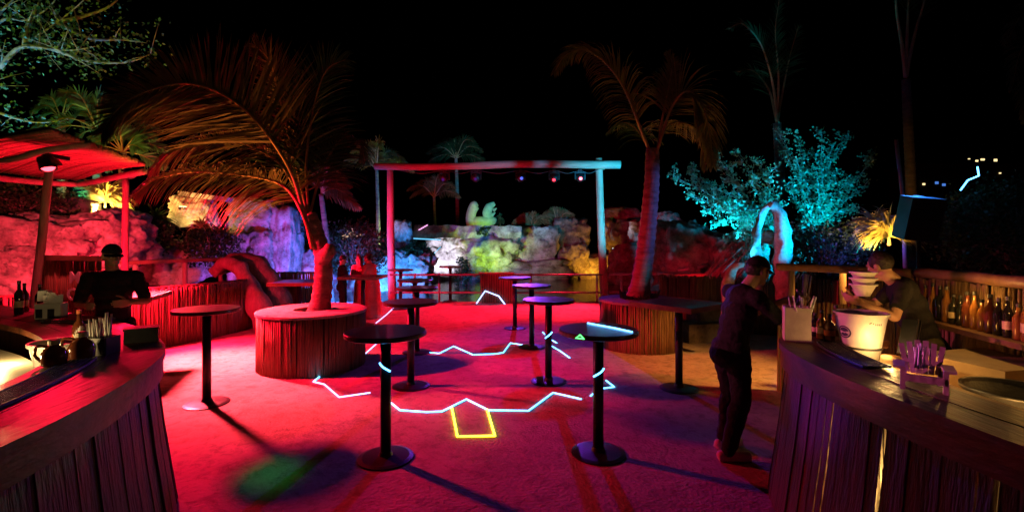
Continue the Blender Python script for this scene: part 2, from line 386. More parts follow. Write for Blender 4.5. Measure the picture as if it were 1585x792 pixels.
# ------------------------------------------------------------------ the setting
def sheet(name, x0, x1, y0, y1, z, material, n_=1, th=0):
    mb = MB()
    mb.add([(x0, y0, z), (x1, y0, z), (x1, y1, z), (x0, y1, z)], [(0, 1, 2, 3)])
    if th: mb.add([(x0, y1, z), (x1, y1, z), (x1, y1, z - th), (x0, y1, z - th)], [(0, 1, 2, 3)])
    return tag(obj(name, mb, material), kind='structure')
sheet('ground', -400, 400, -200, 700, -.6, 'soil')
floor = sheet('floor', -16, 16, -8, 14.7, 0, 'sand', th=.55)
sheet('water', -9, 9, 14.7, 27, -.08, 'water')

# ------------------------------------------------------------------ rocks
def rock(name, label, c, size, seed, material='limestone', box=.55, rough=.16, rz=0, group=None, sub=5, tilt=0):
    bm = bmesh.new(); bmesh.ops.create_icosphere(bm, subdivisions=sub, radius=1)
    sv = Vector((seed * 13.1, seed * 7.7, seed * 3.3)); mb = MB()
    M = Matrix.Rotation(rz, 3, 'Z') @ Matrix.Rotation(tilt, 3, 'Y')
    for v in bm.verts:
        p = v.co.copy(); m_ = max(abs(p.x), abs(p.y), abs(p.z)); q = p / m_
        p = p.lerp(q, box)
        d = noise.noise(p * 1.1 + sv) * rough * 1.6 + noise.noise(p * 2.6 + sv) * rough * .9 + noise.noise(p * 6 + sv) * rough * .4 + noise.noise(p * 14 + sv) * rough * .18
        cr = noise.noise(p * 1.7 - sv); d -= max(0, .07 - abs(cr)) * 2.2
        cr = noise.noise(p * 3.7 + sv * .5); d -= max(0, .06 - abs(cr)) * 1.3
        d += (abs(noise.noise(p * 8 - sv)) - .25) * rough * .45 + noise.noise(p * 24 + sv) * rough * .16
        pit = noise.noise(p * 5.3 + sv * 1.7); d -= max(0, pit - .35) * rough * 1.4
        p *= 1 + d
        mb.v.append(M @ Vector((p.x * size[0] / 2, p.y * size[1] / 2, p.z * size[2] / 2)) + Vector(c))
    mb.f = [tuple(v.index for v in f.verts) for f in bm.faces]; bm.free()
    return tag(obj(name, mb, material, smooth=True), label, 'rock', group)
def prock(label, x0, y0, x1, y1, d, depth, seed, **k):
    """boulder filling about x0..x1, y0..y1 of the view at distance d, real size in metres"""
    a = P(x0, y1, d); b_ = P(x1, y0, d)
    return rock(k.pop('name', 'boulder'), label, (a + b_) / 2 + Vector((0, depth * .35, 0)), ((b_.x - a.x) * 1.04, depth, (b_.z - a.z) * 1.04), seed, **k)
prock('long pale slab boulder lit bright red behind the thatched hut post', -40, 335, 122, 425, 9.6, 1.4, 1, box=.6, rough=.14, tilt=.12)
prock('low red boulder under the long slab behind the left bar', -60, 385, 60, 470, 9.2, 1.2, 2)
prock('rounded red boulder heap below the glowing spiky plant', 105, 328, 185, 415, 10.2, 1.5, 3, rough=.22)
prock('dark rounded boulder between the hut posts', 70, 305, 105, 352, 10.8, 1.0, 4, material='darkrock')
prock('purple boulder behind the red shelf board', 205, 372, 300, 440, 12.6, 1.2, 5, rough=.2)
prock('amber-lit boulder with the glowing lamp niche', 258, 302, 318, 352, 13.2, .9, 6, material='limestone')
prock('upper block of the purple limestone wall', 352, 306, 420, 362, 14.4, 1.2, 7, box=.75, rough=.1)
prock('lower block of the purple limestone wall', 352, 356, 418, 440, 14.2, 1.3, 8, box=.75, rough=.1)
prock('bluish right block of the purple limestone wall', 404, 318, 452, 440, 14.6, 1.2, 9, box=.75, rough=.12)
prock('low blue rock between the purple wall and the leaning palm', 440, 388, 505, 440, 15.4, 1.2, 10, rough=.2)
prock('blue rocks at the water left of the red post', 500, 395, 596, 455, 18.5, 1.5, 11, rough=.22)
prock('low blue rock right behind the red post', 586, 392, 668, 460, 19.5, 1.5, 12, rough=.22)
prock('tall standing stone just right of the red post', 604, 342, 637, 402, 20.5, .8, 13, box=.5, tilt=-.12)
prock('white limestone face under the flat ledge', 655, 360, 728, 440, 24, 1.6, 14, rough=.16)
prock('big round green boulder below the sculpture', 718, 358, 806, 418, 23.6, 2.0, 15, rough=.26, box=.4)
prock('rough low ledge at the waterline under the green boulder', 712, 402, 872, 440, 24, 1.8, 16, rough=.2, box=.6)
prock('grey upright block right of the round green boulder', 796, 350, 862, 412, 24.2, 1.6, 17, rough=.13, box=.65)
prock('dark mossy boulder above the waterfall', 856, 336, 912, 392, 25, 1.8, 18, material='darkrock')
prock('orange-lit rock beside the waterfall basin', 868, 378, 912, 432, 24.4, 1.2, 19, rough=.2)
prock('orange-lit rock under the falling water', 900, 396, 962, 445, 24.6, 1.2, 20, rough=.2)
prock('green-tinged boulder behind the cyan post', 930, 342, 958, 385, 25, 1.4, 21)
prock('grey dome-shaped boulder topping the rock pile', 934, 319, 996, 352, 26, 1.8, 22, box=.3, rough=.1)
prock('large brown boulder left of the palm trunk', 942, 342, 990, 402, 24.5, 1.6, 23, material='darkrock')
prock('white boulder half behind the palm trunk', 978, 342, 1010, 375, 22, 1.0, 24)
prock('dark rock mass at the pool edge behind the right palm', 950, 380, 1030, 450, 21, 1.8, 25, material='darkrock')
prock('lime green-lit rock right of the palm trunk', 1018, 350, 1050, 380, 17, .8, 26)
prock('grey pointed rock above the lime green rock', 1015, 328, 1058, 360, 19, 1.0, 27, box=.2)
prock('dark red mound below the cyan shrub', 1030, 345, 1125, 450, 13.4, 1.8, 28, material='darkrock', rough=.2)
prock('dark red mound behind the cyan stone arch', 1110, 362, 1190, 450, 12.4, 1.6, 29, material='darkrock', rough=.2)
# flat ledge slab
mb = MB(); a = P(640, 352, 23.4); b_ = P(806, 352, 23.4)
N_ = 26
vs = []; fs = []
for i in range(N_ + 1):
    x = a.x + (b_.x - a.x) * i / N_
    for (dy, dz) in ((0, -.62), (-.1, -.3), (0, 0), (1.6, .02), (1.6, -.6)):
        q = Vector((x, 23.2 + dy, 2.62 + dz)); q += Vector((noise.noise(q * 2) * .1, noise.noise(q * 3 + Vector((9, 0, 0))) * .18, noise.noise(q * 2.4 + Vector((0, 5, 0))) * .1)); vs.append(q)
for i in range(N_):
    for k in range(5):
        k2 = (k + 1) % 5; fs.append((i * 5 + k, i * 5 + k2, i * 5 + 5 + k2, i * 5 + 5 + k))
fs += [(4, 3, 2, 1, 0), tuple(N_ * 5 + k for k in range(5))]
mb.add(vs, fs)
tag(obj('rock_ledge', mb, 'limestone'), 'long flat stone ledge under the green sculpture', 'rock')

# ------------------------------------------------------------------ timber gate frame with stage lights
def log(pts, r0, r1, seg=12, wob=.012):
    pts = catmull(pts, 8); n_ = len(pts)
    pts = [p + Vector((noise.noise(p * 1.3) * wob, noise.noise(p * 1.3 + Vector((5, 0, 0))) * wob, noise.noise(p * 1.3 + Vector((0, 7, 0))) * wob)) for p in pts]
    return MB().tube(pts, [(r0 + (r1 - r0) * i / (n_ - 1)) * (1 + .06 * noise.noise(pts[i] * 3)) for i in range(n_)], seg)
gate = thing('timber_gate', (-.3, BEAM_Y, 0), 'tall timber gate frame of two log posts and a long crossbeam', 'gate')
xl = (605 - 792.5) / FPX * BEAM_Y; xr = (929 - 792.5) / FPX * BEAM_Y
obj('post', log([(xl + .05, BEAM_Y, -.02), (xl, BEAM_Y, 2), (xl - .02, BEAM_Y, 4.27)], .135, .10), 'pole_wood', gate, True)
obj('post', log([(xr + .14, BEAM_Y, -.02), (xr + .04, BEAM_Y, 2), (xr - .05, BEAM_Y, 4.45)], .135, .11), 'pole_wood', gate, True)
bz = EYE + (373 - 256) / FPX * BEAM_Y
obj('crossbeam', log([P(580, 258, 14.8), P(690, 258, 14.8), P(800, 254, 14.8), P(960, 255, 14.8)], .105, .125), 'beam_wood', gate, True)
mbc = []
for a_, b2_ in ((620, 688), (688, 737), (737, 806), (806, 858), (858, 898), (898, 926)):
    p_ = P(a_, 264, 14.72); q_ = P(b2_, 264, 14.72); mbc += [p_, (p_ + q_) / 2 - Vector((0, 0, .09))]
obj('cable', MB().tube(catmull(mbc + [P(926, 262, 14.72)], 6), .012, 5), 'blackplastic', gate, True)
for x_, z_ in ((xl, bz - .12), (xr, bz - .14)):
    for k_ in range(4): obj('lashing', MB().lathe([(.135, z_ + k_ * .035), (.15, z_ + .014 + k_ * .035), (.135, z_ + .028 + k_ * .035)], (x_, BEAM_Y, 0), 14, cap=False), 'reed', gate, True)
def stage_light(px, lens, label, yaw, pitch, d=14.85, s=1.0):
    c = P(px, 257, d) + Vector((0, 0, -.11))
    t = thing('stage_light', c, label, 'stage light', 'stage lights under the crossbeam')
    obj('clamp', MB().box(c + Vector((0, 0, -.03)), (.10, .10, .08)), 'blackmetal', t)
    mb = MB(); mb.box(c + Vector((0, 0, -.10)), (.32, .08, .05))
    for q in (-1, 1): mb.box(c + Vector((q * .15, 0, -.20)), (.035, .08, .22))
    obj('yoke', mb, 'blackmetal', t)
    hc = c + Vector((0, 0, -.25)); q = Vector((math.sin(yaw) * math.cos(pitch), -math.cos(yaw) * math.cos(pitch), -math.sin(pitch)))
    obj('head', MB().tube([hc - q * .17, hc - q * .13, hc + q * .05, hc + q * .13], [.07, .12, .13, .11], 14), 'blackmetal', t, True)
    obj('lens', MB().tube([hc + q * .131, hc + q * .14], [.05, .045], 14), lens, t)
    return t
stage_light(688, 'lens_dark', 'dark stage light hanging nearest the red left post', -.3, .6)
stage_light(737, 'lens_dark', 'dim blue stage light, second from the left post', -.1, .5)
stage_light(806, 'lens_blue', 'blue stage light hanging in the middle of the crossbeam', .2, .3)
stage_light(858, 'lens_red', 'stage light with small red lens left of the glowing red one', -.2, .7)
stage_light(898, 'lens_hot', 'glowing red stage light hanging nearest the cyan right post', 0, .35)

# ------------------------------------------------------------------ pool railing
rl = thing('pool_railing', (0, 14.55, 0), 'red-lit metal pipe railing along the pool between the gate posts', 'railing')
for z, nm in ((.84, 'top_rail'), (.30, 'middle_rail')):
    obj(nm, MB().tube([(-3.7, 14.5, z), (-1.5, 14.5, z), (1, 14.5, z), (2.75, 14.5, z)], .028, 8), 'railmetal', rl, True)
for px in (642, 680, 745, 822, 924):
    x = (px - 792.5) / FPX * 14.5
    obj('post', MB().tube([(x, 14.5, 0), (x, 14.5, .88)], .032, 8), 'railmetal', rl, True)
rl = thing('pool_railing', (4.2, 14.4, 0), 'blue-lit metal railing right of the cyan post behind the palm', 'railing')
obj('top_rail', MB().tube([(2.95, 14.5, .86), (4.9, 14.1, .90)], .045, 8), 'railmetal', rl, True)
obj('middle_rail', MB().tube([(2.95, 14.5, .32), (4.6, 14.15, .34)], .04, 8), 'railmetal', rl, True)
for x in (3.3, 4.75): obj('post', MB().tube([(x, 14.45, 0), (x, 14.45, .9)], .04, 8), 'railmetal', rl, True)
obj('stair_rail', MB().tube([P(1050, 418, 13), P(1104, 409, 13)], .045, 8), 'railmetal', rl, True)

# slatted screen by the railing
scn = thing('slat_screen', (-.5, 14.2, 0), 'purple-lit upright slat screen box against the pool railing', 'screen')
x0 = (743 - 792.5) / FPX * 14.2; x1 = (794 - 792.5) / FPX * 14.2
for i in range(14):
    x = x0 + (x1 - x0) * (i + .5) / 14
    obj('slat', MB().box((x, 14.2, .45), (.048, .03, .84 + random.uniform(-.02, .02))), 'reed', scn)
obj('top_board', MB().box(((x0 + x1) / 2, 14.25, .90), (x1 - x0 + .08, .18, .04)), 'plank', scn)
obj('back_panel', MB().box(((x0 + x1) / 2, 14.28, .44), (x1 - x0, .02, .84)), 'barplank', scn)

# ------------------------------------------------------------------ high tables
def table(base, label, top_r=.345, square=False, rz=0, h=1.09, group='round high tables on the sand floor'):
    b0 = Vector(base); t = thing('high_table', b0, label, 'table', group)
    if square:
        M = Matrix.Rotation(rz, 3, 'Z'); pl = .82 / 6
        for k in range(6):
            obj('plank', MB().box(b0 + M @ Vector((0, -.41 + pl * (k + .5), h - .02)), (.82, pl - .006, .035), rz), 'tabletop', t)
        for s_ in (-1, 1):
            obj('edge_board', MB().box(b0 + M @ Vector((s_ * .42, 0, h - .03)), (.022, .82, .06), rz), 'plank', t)
            obj('edge_board', MB().box(b0 + M @ Vector((0, s_ * .42, h - .03)), (.86, .022, .06), rz), 'plank', t)
    else:
        obj('table_top', MB().lathe([(top_r - .012, h - .042), (top_r, h - .036), (top_r, h - .008), (top_r - .008, h)], b0, 40), 'tabletop', t)
    obj('pole', MB().tube([b0 + Vector((0, 0, .015)), b0 + Vector((0, 0, h - .045))], .046, 14), 'blackmetal', t, True)
    obj('base_plate', MB().lathe([(.235, 0), (.235, .010), (.20, .02), (.06, .03), (.05, .06)], b0, 32), 'blackmetal', t)
    obj('mounting_plate', MB().lathe([(.05, h - .085), (.12, h - .055), (.12, h - .044)], b0, 16), 'blackmetal', t)
    return t
table(G(597, 708), 'near round high table left of the yellow laser outline')
table(G(926, 701), 'near round high table with the small green laser mark on its rim')
table(G(320, 624), 'round high table alone at left in front of the red reed wall')
table(G(849, 590), 'round high table third from the front on the right, beside the right reed planter')
table(G(823, 537), 'round high table just behind the third right-hand table')
table(G(797, 508), 'small far round high table lit cyan on top in front of the slat screen')
table(G(636, 597), 'round high table behind the near left one, beside the left planter shadow')
table(G(645, 545), 'round high table in the middle of the left row of tables')
table(G(642, 516), 'red-topped round high table at the back of the left row')
table(G(697, 466), 'farthest round high table with red pole by the pool railing')
table(G(620, 478), 'far round high table half hidden by the red left post')
table(G(1051, 601), 'square high table with red-lit edge at the right planter', square=True, rz=R(38), group='square high tables')
table((-5.55, 6.9, 0), 'red square high table top behind the man in the black cap', square=True, rz=R(20), group='square high tables')
table((-4.1, 9.2, 0), 'square high table behind the leaning palm trunk', square=True, rz=R(5), group='square high tables')
table((-3.3, 10.6, 0), 'square high table where the red-lit people stand', square=True, rz=R(0), group='square high tables')
table((4.1, 11.6, 0), 'dim square high table behind the right palm planter', square=True, rz=R(10), group='square high tables')

# ------------------------------------------------------------------ reed planters
def circle(c, r_, n_=64):
    return [Vector((c[0] + r_ * math.cos(2 * math.pi * k / n_), c[1] + r_ * math.sin(2 * math.pi * k / n_), 0)) for k in range(n_ + 1)]
def planter(c, r_, label, h=.84):
    t = thing('round_planter', (c[0], c[1], 0), label, 'planter', 'round reed planters holding palms')
    obj('reed_cladding', reeds(circle(c, r_ - .02), 0, h - .03, .018, .012, .006), 'reed', t, True, kind='stuff')
    obj('cap_ring', MB().lathe([(.27, h - .05), (r_ - .05, h - .05), (r_ + .015, h - .045), (r_ + .02, h - .01), (r_ - .01, h), (.27, h), (.27, h - .05)], (c[0], c[1], 0), 48, cap=False), 'sand', t)
    obj('inner_wall', MB().lathe([(r_ - .05, 0), (r_ - .05, h - .052)], (c[0], c[1], 0), 32, cap=False), 'soil', t)
    obj('soil_bed', MB().lathe([(.35, h - .09), (.01, h - .07)], (c[0], c[1], 0), 24), 'soil', t)
    return t
PL = (-3.0, 7.2); PR = (2.28, 8.5)
planter(PL, .76, 'round reed-clad planter with pale rim around the leaning left palm')
planter(PR, .71, 'dark round reed-clad planter around the right palm')

# long reed wall at left
rw = thing('reed_wall', (-6, 8.6, 0), 'long curved reed-clad counter wall lit red behind the lone left table', 'wall')
pth = catmull([(-7.6, 6.9, 0), (-6.75, 7.45, 0), (-6.2, 8.2, 0), (-5.8, 9.1, 0), (-5.6, 10.2, 0), (-5.9, 10.7, 0)], 10)
obj('reed_cladding', reeds(pth, 0, 1.03, .02, .02, .01), 'reed', rw, True, kind='stuff')
obj('back_board', ribbon(MB(), offset2d(pth, .05), offset2d(pth, .09), 0, .98), 'barplank', rw)
obj('top_rail', MB().tube([p + Vector((0, 0, 1.04)) for p in offset2d(pth, .03)], .028, 8), 'plank', rw, True)
sb = thing('shelf_board', (-6.9, 10.2, 0), 'red horizontal shelf board on posts above the long reed wall', 'shelf')
a = P(192, 405, 9.4); b_ = P(346, 402, 11.4); dv = (b_ - a)
obj('board', MB().box((a + b_) / 2, (dv.length, .28, .07), math.atan2(dv.y, dv.x)), 'plank', sb)
for t_ in (.08, .55, .95):
    q = a + dv * t_; obj('post', MB().tube([(q.x, q.y + .05, 0), (q.x, q.y + .05, q.z - .04)], .05, 8), 'pole_wood', sb, True)
dp = thing('reed_box', (-5.2, 11.8, 0), 'dark red reed-clad box between the driftwood arch and the palm', 'planter')
pth = [Vector((-6.0, 11.9, 0)), Vector((-5.2, 11.5, 0)), Vector((-4.85, 11.6, 0)), Vector((-4.7, 12.4, 0))]
obj('reed_cladding', reeds(pth, 0, 1.1, .022, .015, .008), 'reed', dp, True, kind='stuff')
obj('lid', MB().add([(-6.0, 11.92, 1.06), (-5.2, 11.55, 1.06), (-4.87, 11.65, 1.06), (-4.75, 12.5, 1.06), (-6, 12.6, 1.06)], [(0, 1, 2, 3, 4)]), 'barplank', dp)
# driftwood arch (two big curved roots)
da = thing('driftwood_arch', (-5.0, 10.4, 0), 'big curved driftwood roots arching to the ground beside the reed wall end', 'driftwood')
def root(pts, r0, r1, name, m_='bark'):
    pts = catmull(pts, 8); n_ = len(pts)
    mb = MB().tube(pts, [(r0 + (r1 - r0) * i / (n_ - 1)) for i in range(n_)], 14)
    for i, v in enumerate(mb.v): mb.v[i] = v + Vector((noise.noise(v * 3), noise.noise(v * 3 + Vector((4, 0, 0))), noise.noise(v * 3 + Vector((0, 4, 0))))) * .09
    return obj(name, mb, m_, da, True)
root([P(330, 425, 10.6), P(352, 408, 10.5), P(374, 420, 10.4), P(392, 455, 10.2), P(408, 490, 10.0), P(416, 505, 9.9)], .10, .27, 'root', 'pole_wood')
root([P(340, 415, 11.2), P(368, 404, 11.1), P(396, 410, 10.9), P(420, 440, 10.7), P(436, 480, 10.5), P(440, 505, 10.4)], .16, .30, 'root')

# right side dark reed wall and step blocks
rw = thing('reed_wall', (4.4, 9.8, 0), 'dark low reed wall between the right palm and the man at the bar', 'wall')
pth = catmull([(3.3, 10.6, 0), (4.2, 10.0, 0), (5.2, 9.4, 0), (6.4, 9.0, 0)], 8)
obj('reed_cladding', reeds(pth, 0, 1.12, .024, .02, .01), 'reed', rw, True, kind='stuff')
obj('back_board', ribbon(MB(), offset2d(pth, .06), offset2d(pth, .10), 0, 1.05), 'barplank', rw)
for k, (x, y, wd, h) in enumerate([(3.6, 9.0, .9, .34), (3.9, 9.35, .8, .62)]):
    mb = MB().box((x, y, h / 2), (wd, .5, h), .2)
    tag(obj('stone_step', mb, 'darkrock'), ['low dark stone step beside the right planter', 'upper dark stone step against the low reed wall'][k], 'step')

# ------------------------------------------------------------------ thatched hut at left
hut = thing('reed_hut', (-6.8, 7.2, 0), 'open hut with red-lit reed roof on log posts at left', 'hut')
Nn = P(75, 209, 5.5); Rr = P(223, 260, 7.6); Ff = P(122, 282, 9.0); Ww = Vector((-8.9, 7.2, 3.0))
NS = 32
for i in range(NS):
    t_ = (i + .5) / NS
    a = Ww.lerp(Ff, t_); b_ = Nn.lerp(Rr, t_); d_ = (b_ - a).normalized()
    a -= d_ * random.uniform(.02, .15); b_ += d_ * random.uniform(0, .10)
    m_ = (a + b_) / 2 + Vector((0, 0, .12 + random.uniform(-.02, .02)))
    obj('roof_pole', MB().tube(catmull([a + Vector((0, 0, .05)), m_, b_ + Vector((0, 0, .05))], 3), random.uniform(.026, .04), 6), 'reed', hut, True)
mb = MB(); 
vs = []
for i in range(9):
    t_ = i / 8; a = Ww.lerp(Ff, t_); b_ = Nn.lerp(Rr, t_)
    vs += [a + Vector((0, 0, .10)), (a + b_) / 2 + Vector((0, 0, .18)), b_ + Vector((0, 0, .10))]
mb.add(vs, [(i * 3 + k, i * 3 + k + 1, i * 3 + k + 4, i * 3 + k + 3) for i in range(8) for k in range(2)])
obj('thatch_sheet', mb, 'barplank', hut)
dn = Vector((0, 0, -.05))
obj('edge_beam', log([Ww + dn, (Ww + Ff) / 2 + dn * 1.6, Ff + dn], .055, .05), 'beam_wood', hut, True)
obj('edge_beam', log([Ff + dn, (Ff + Rr) / 2 + dn, Rr + dn], .05, .05), 'beam_wood', hut, True)
obj('ridge_beam', log([P(-60, 256, 6.2), P(20, 247, 5.95), P(70, 233, 5.85), P(140, 224, 6.1)], .04, .036), 'beam_wood', hut, True)
obj('post', log([(-6.5, 6.4, 0), (-6.33, 6.4, 1.6), (-6.17, 6.4, 3.02)], .054, .046), 'pole_wood', hut, True)
obj('post', log([(-6.82, 8.4, 0), (-6.8, 8.4, 1.6), (-6.78, 8.4, 3.0)], .055, .05), 'pole_wood', hut, True)
sl = thing('spotlight', HUTL, 'black spotlight glowing red on the left hut post', 'spotlight')
c = Vector((-5.95, 6.12, 2.84))
obj('bracket', MB().box(c + Vector((0, .12, .12)), (.05, .34, .05)).box(c + Vector((0, 0, .05)), (.2, .05, .03)), 'blackmetal', sl)
q = Vector((.35, -.05, -.93)).normalized()
obj('housing', MB().tube([c - q * .10, c - q * .09, c + q * .07], [.04, .085, .09], 16, cap=False), 'blackmetal', sl, True)
obj('lens', MB().tube([c + q * .05, c + q * .075, c + q * .085], [.07, .05, .02], 16), 'lens_hot', sl)
# hood added over the lamp to keep its light off the fronds
mb = MB(); vs = []
for k in range(13):
    an = R(-110 + 220 * k / 12)
    for rr, zz in ((.10, .10), (.15, .03)):
        vs.append(c + Vector((rr * math.cos(an + .4), rr * math.sin(an + .4), zz - .02)))
mb.add(vs, [(2 * i, 2 * i + 1, 2 * i + 3, 2 * i + 2) for i in range(12)])
obj('hood', mb, 'blackmetal', sl)

s2 = thing('spotlight', HUTR + Vector((0, 0, .16)), 'small black spotlight on the right hut post, half behind the fronds', 'spotlight')
c = HUTR + Vector((-.06, .03, .16)); q = Vector((.6, -.25, -.75)).normalized()
obj('bracket', MB().box(c + Vector((-.08, .06, .06)), (.2, .05, .04), .6), 'blackmetal', s2)
obj('housing', MB().tube([c - q * .12, c - q * .10, c + q * .05], [.03, .065, .07], 14, cap=False), 'blackmetal', s2, True)
obj('lens', MB().tube([c + q * .0, c + q * .02], [.062, .05], 14), 'lens_hot', s2)

# reed board with letters
bd = thing('letter_board', (-5.3, 6.45, 0), 'reed board with large white letter M behind the man in the black cap', 'sign')
a = P(62, 470, 6.5); b_ = P(152, 402, 6.3)
obj('reed_panel', reeds([Vector((a.x, 6.55, 0)), Vector((b_.x, 6.35, 0))], .7, b_.z, .02, .015, .006), 'reed', bd, True, kind='stuff')
obj('frame_board', MB().box(((a.x + b_.x) / 2, 6.42, b_.z + .02), (b_.x - a.x + .1, .09, .07), math.atan2(-.2, b_.x - a.x)), 'plank', bd)
def letter(ch, loc, size, material, parent, rotz=0, name='letter', rx=90, ext=.006):
    cu = bpy.data.curves.new(name, 'FONT'); cu.body = ch; cu.size = size; cu.extrude = ext; cu.align_x = 'CENTER'
    cu.offset = size * .015
    to = bpy.data.objects.new(name + '_tmp', cu); col.objects.link(to)
    me = bpy.data.meshes.new_from_object(to.evaluated_get(bpy.context.evaluated_depsgraph_get()))
    bpy.data.objects.remove(to)
    M = Matrix.Rotation(rotz, 4, 'Z') @ Matrix.Rotation(R(rx), 4, 'X')
    me.transform(M); me.materials.clear(); me.materials.append(MATS[material])
    o = bpy.data.objects.new(name, me); col.objects.link(o); o.parent = parent; o.location = Vector(loc) - wloc(parent)
    return o
bpy.context.view_layer.update()
letter('M', P(116, 438, 6.36), .22, 'whiteplastic', bd, -.1)
letter('O', P(113, 464, 6.36), .22, 'whiteplastic', bd, -.1)

# ------------------------------------------------------------------ bars
def bar(label, ctrl, width, side, z=1.12, stave_w=.075, skip=(), shelf=.23):
    path = catmull([Vector((x, y, 0)) for x, y in ctrl], 12)
    t = thing('bar_counter', (ctrl[3][0], ctrl[3][1], 0), label, 'bar')
    inner = offset2d(path, width * side)
    for k in range(4):   # counter boards following the curve
        o0 = width * side * (k / 4) + .0015 * side * (k > 0); o1 = width * side * ((k + 1) / 4) - .0015 * side * (k < 3); dz = (0, -.002, .0, -.0015)[k]
        obj('counter_board', ribbon(MB(), offset2d(path, o0), offset2d(path, o1), z - .045, z + dz), 'barwood', t)
    obj('board_bearer', ribbon(MB(), offset2d(path, .05 * side), offset2d(path, (width - .02) * side), z - .062, z - .0465), 'barplank', t)
    obj('apron', ribbon(MB(), offset2d(path, .012 * side), offset2d(path, .04 * side), z - .17, z - .0465), 'barwood', t)
    st = resample(offset2d(path, .06 * side), stave_w)
    for i in range(len(st) - 1):
        a, b_ = st[i], st[i + 1]; tn = (b_ - a).normalized(); nrm = Vector((-tn.y, tn.x, 0)) * -side
        g = .010 if i in skip else .0006
        a2 = a + tn * g; b2 = b_ - tn * g; th = .022; off = nrm * random.uniform(-.009, .007)
        zb = random.uniform(0, .01); zt = z - .05
        fl = nrm * .13
        mb = MB()
        vs = []
        for zz, f_ in ((zb, 1), (z * .5, .42), (zt, 0)):
            for p_, o_ in ((a2, 0), (b2, 0), (b2, -1), (a2, -1)):
                ex = tn * (.004 if p_ is b2 else -.004) * (0 if (i in skip or i + 1 in skip or i - 1 in skip) else f_)
                vs.append(p_ + off + fl * f_ + nrm * (o_ * th) + ex * 2 + Vector((0, 0, zz)))
        fs = [(3, 2, 1, 0), (8, 9, 10, 11)]
        for L in (0, 4):
            for k in range(4):
                k2 = (k + 1) % 4; fs.append((L + k, L + k2, L + 4 + k2, L + 4 + k))
        mb.add(vs, fs)
        obj('stave', mb, 'barplank', t)
    obj('back_panel', ribbon(MB(), offset2d(path, (.12) * side), offset2d(path, .14 * side), .0, z - .05), 'barplank', t) if not skip else None
    # low working shelf behind the counter
    obj('work_shelf', ribbon(MB(), offset2d(path, (width + .0) * side), offset2d(path, (width + .34) * side), z - shelf - .03, z - shelf), 'pale_panel' if shelf > .2 else 'plank', t)
    return t, path, inner
RB = [(1.98, .5), (1.87, 1.5), (1.80, 2.3), (1.815, 2.9), (1.92, 3.4), (2.1, 3.72), (2.42, 3.92), (2.75, 3.98)]
LB = [(-1.78, .5), (-1.82, 1.5), (-1.92, 2.15), (-2.15, 2.85), (-2.45, 3.38), (-2.9, 3.84), (-3.35, 4.22), (-4.0, 4.65), (-4.9, 5.1), (-6.3, 5.7)]
rbar, rpath, rinner = bar('curved dark wooden stave bar at right, light leaking between planks', RB, .42, -1, skip=(30, 24, 18), shelf=.10)
lbar, lpath, linner = bar('curved dark red wooden stave bar at left', LB, .60, 1)

# ------------------------------------------------------------------ right back bar: rail, reeds, shelf
bb = thing('back_bar', (3.9, 4.2, 0), 'curved reed back bar with log rail and bottle shelf at far right', 'bar')
BK = [(3.55, 1.9, 0), (3.68, 2.7, 0), (3.80, 3.5, 0), (3.98, 4.35, 0), (3.92, 5.0, 0), (3.6, 5.6, 0), (3.3, 5.95, 0)]
bk = catmull(BK, 10)
obj('reed_cladding', reeds([p for p in bk if p.y < 5.2], .0, 1.50, .016, .015, .006), 'reed', bb, True, kind='stuff')
k1 = [p for p in bk if p.y < 4.75]; k2 = [p for p in bk if p.y >= 4.75]
obj('log_rail', MB().tube([p + Vector((0, 0, 1.55 + .003 * math.sin(i))) for i, p in enumerate(k1)], .048, 12), 'plank', bb, True)
obj('log_rail', MB().tube([p + Vector((0, 0, 1.54)) for p in k2], .045, 12), 'plank', bb, True)
sp = [p for p in bk if p.y < 4.9]
obj('bottle_shelf', ribbon(MB(), offset2d(sp, .03), offset2d(sp, .26), 1.11, 1.15), 'plank', bb)
for i in (4, 12, 20, 28):
    if i < len(bk): obj('post', MB().tube([bk[i] + Vector((.06, 0, 0)), bk[i] + Vector((.06, 0, 1.6))], .035, 8), 'pole_wood', bb, True)
for px in (1218, 1296):
    q = P(px, 413, 5.95); obj('post', MB().tube([(q.x, q.y - .1, 0), (q.x, q.y - .1, 1.54)], .035, 8), 'pole_wood', bb, True)
rp = [p for p in bk if p.y > 5.0]
obj('low_reeds', reeds(rp, 0, 1.15, .02, .02, .01), 'reed', bb, True, kind='stuff')

# ------------------------------------------------------------------ bottles
def bottle(c, h, r_, glass, label, lab=True, cap='blackplastic', group=None, labmat='labelpaper', cat='bottle'):
    c = Vector(c); t = thing('bottle', c, label, cat, group)
    obj('glass_body', MB().lathe([(r_ * .9, 0), (r_, .01), (r_, h * .56), (r_ * .92, h * .62), (r_ * .38, h * .74), (r_ * .34, h * .93)], c, 14), glass, t, True)
    obj('cap', MB().lathe([(r_ * .4, h * .90), (r_ * .4, h * .995), (r_ * .3, h)], c, 10), cap, t)
    if lab: obj('label_band', MB().lathe([(r_ * 1.015, h * .20), (r_ * 1.015, h * .40)], c, 14, cap=False), labmat, t, True)
    return t
bs = resample(offset2d(sp, .15), .085)
glasses = ['darkglass', 'amber', 'brownglass', 'darkglass', 'amber']
seen = [p for p in bs if 1425 < 792 + p.x / p.y * FPX < 1600]
seen.sort(key=lambda p: p.x / p.y)
ordn = ['first', 'second', 'third', 'fourth', 'fifth', 'sixth', 'seventh', 'eighth', 'ninth', 'tenth', 'eleventh', 'twelfth', 'thirteenth', 'fourteenth', 'fifteenth', 'sixteenth', 'seventeenth', 'eighteenth', 'nineteenth', 'twentieth', 'twenty-first', 'twenty-second']
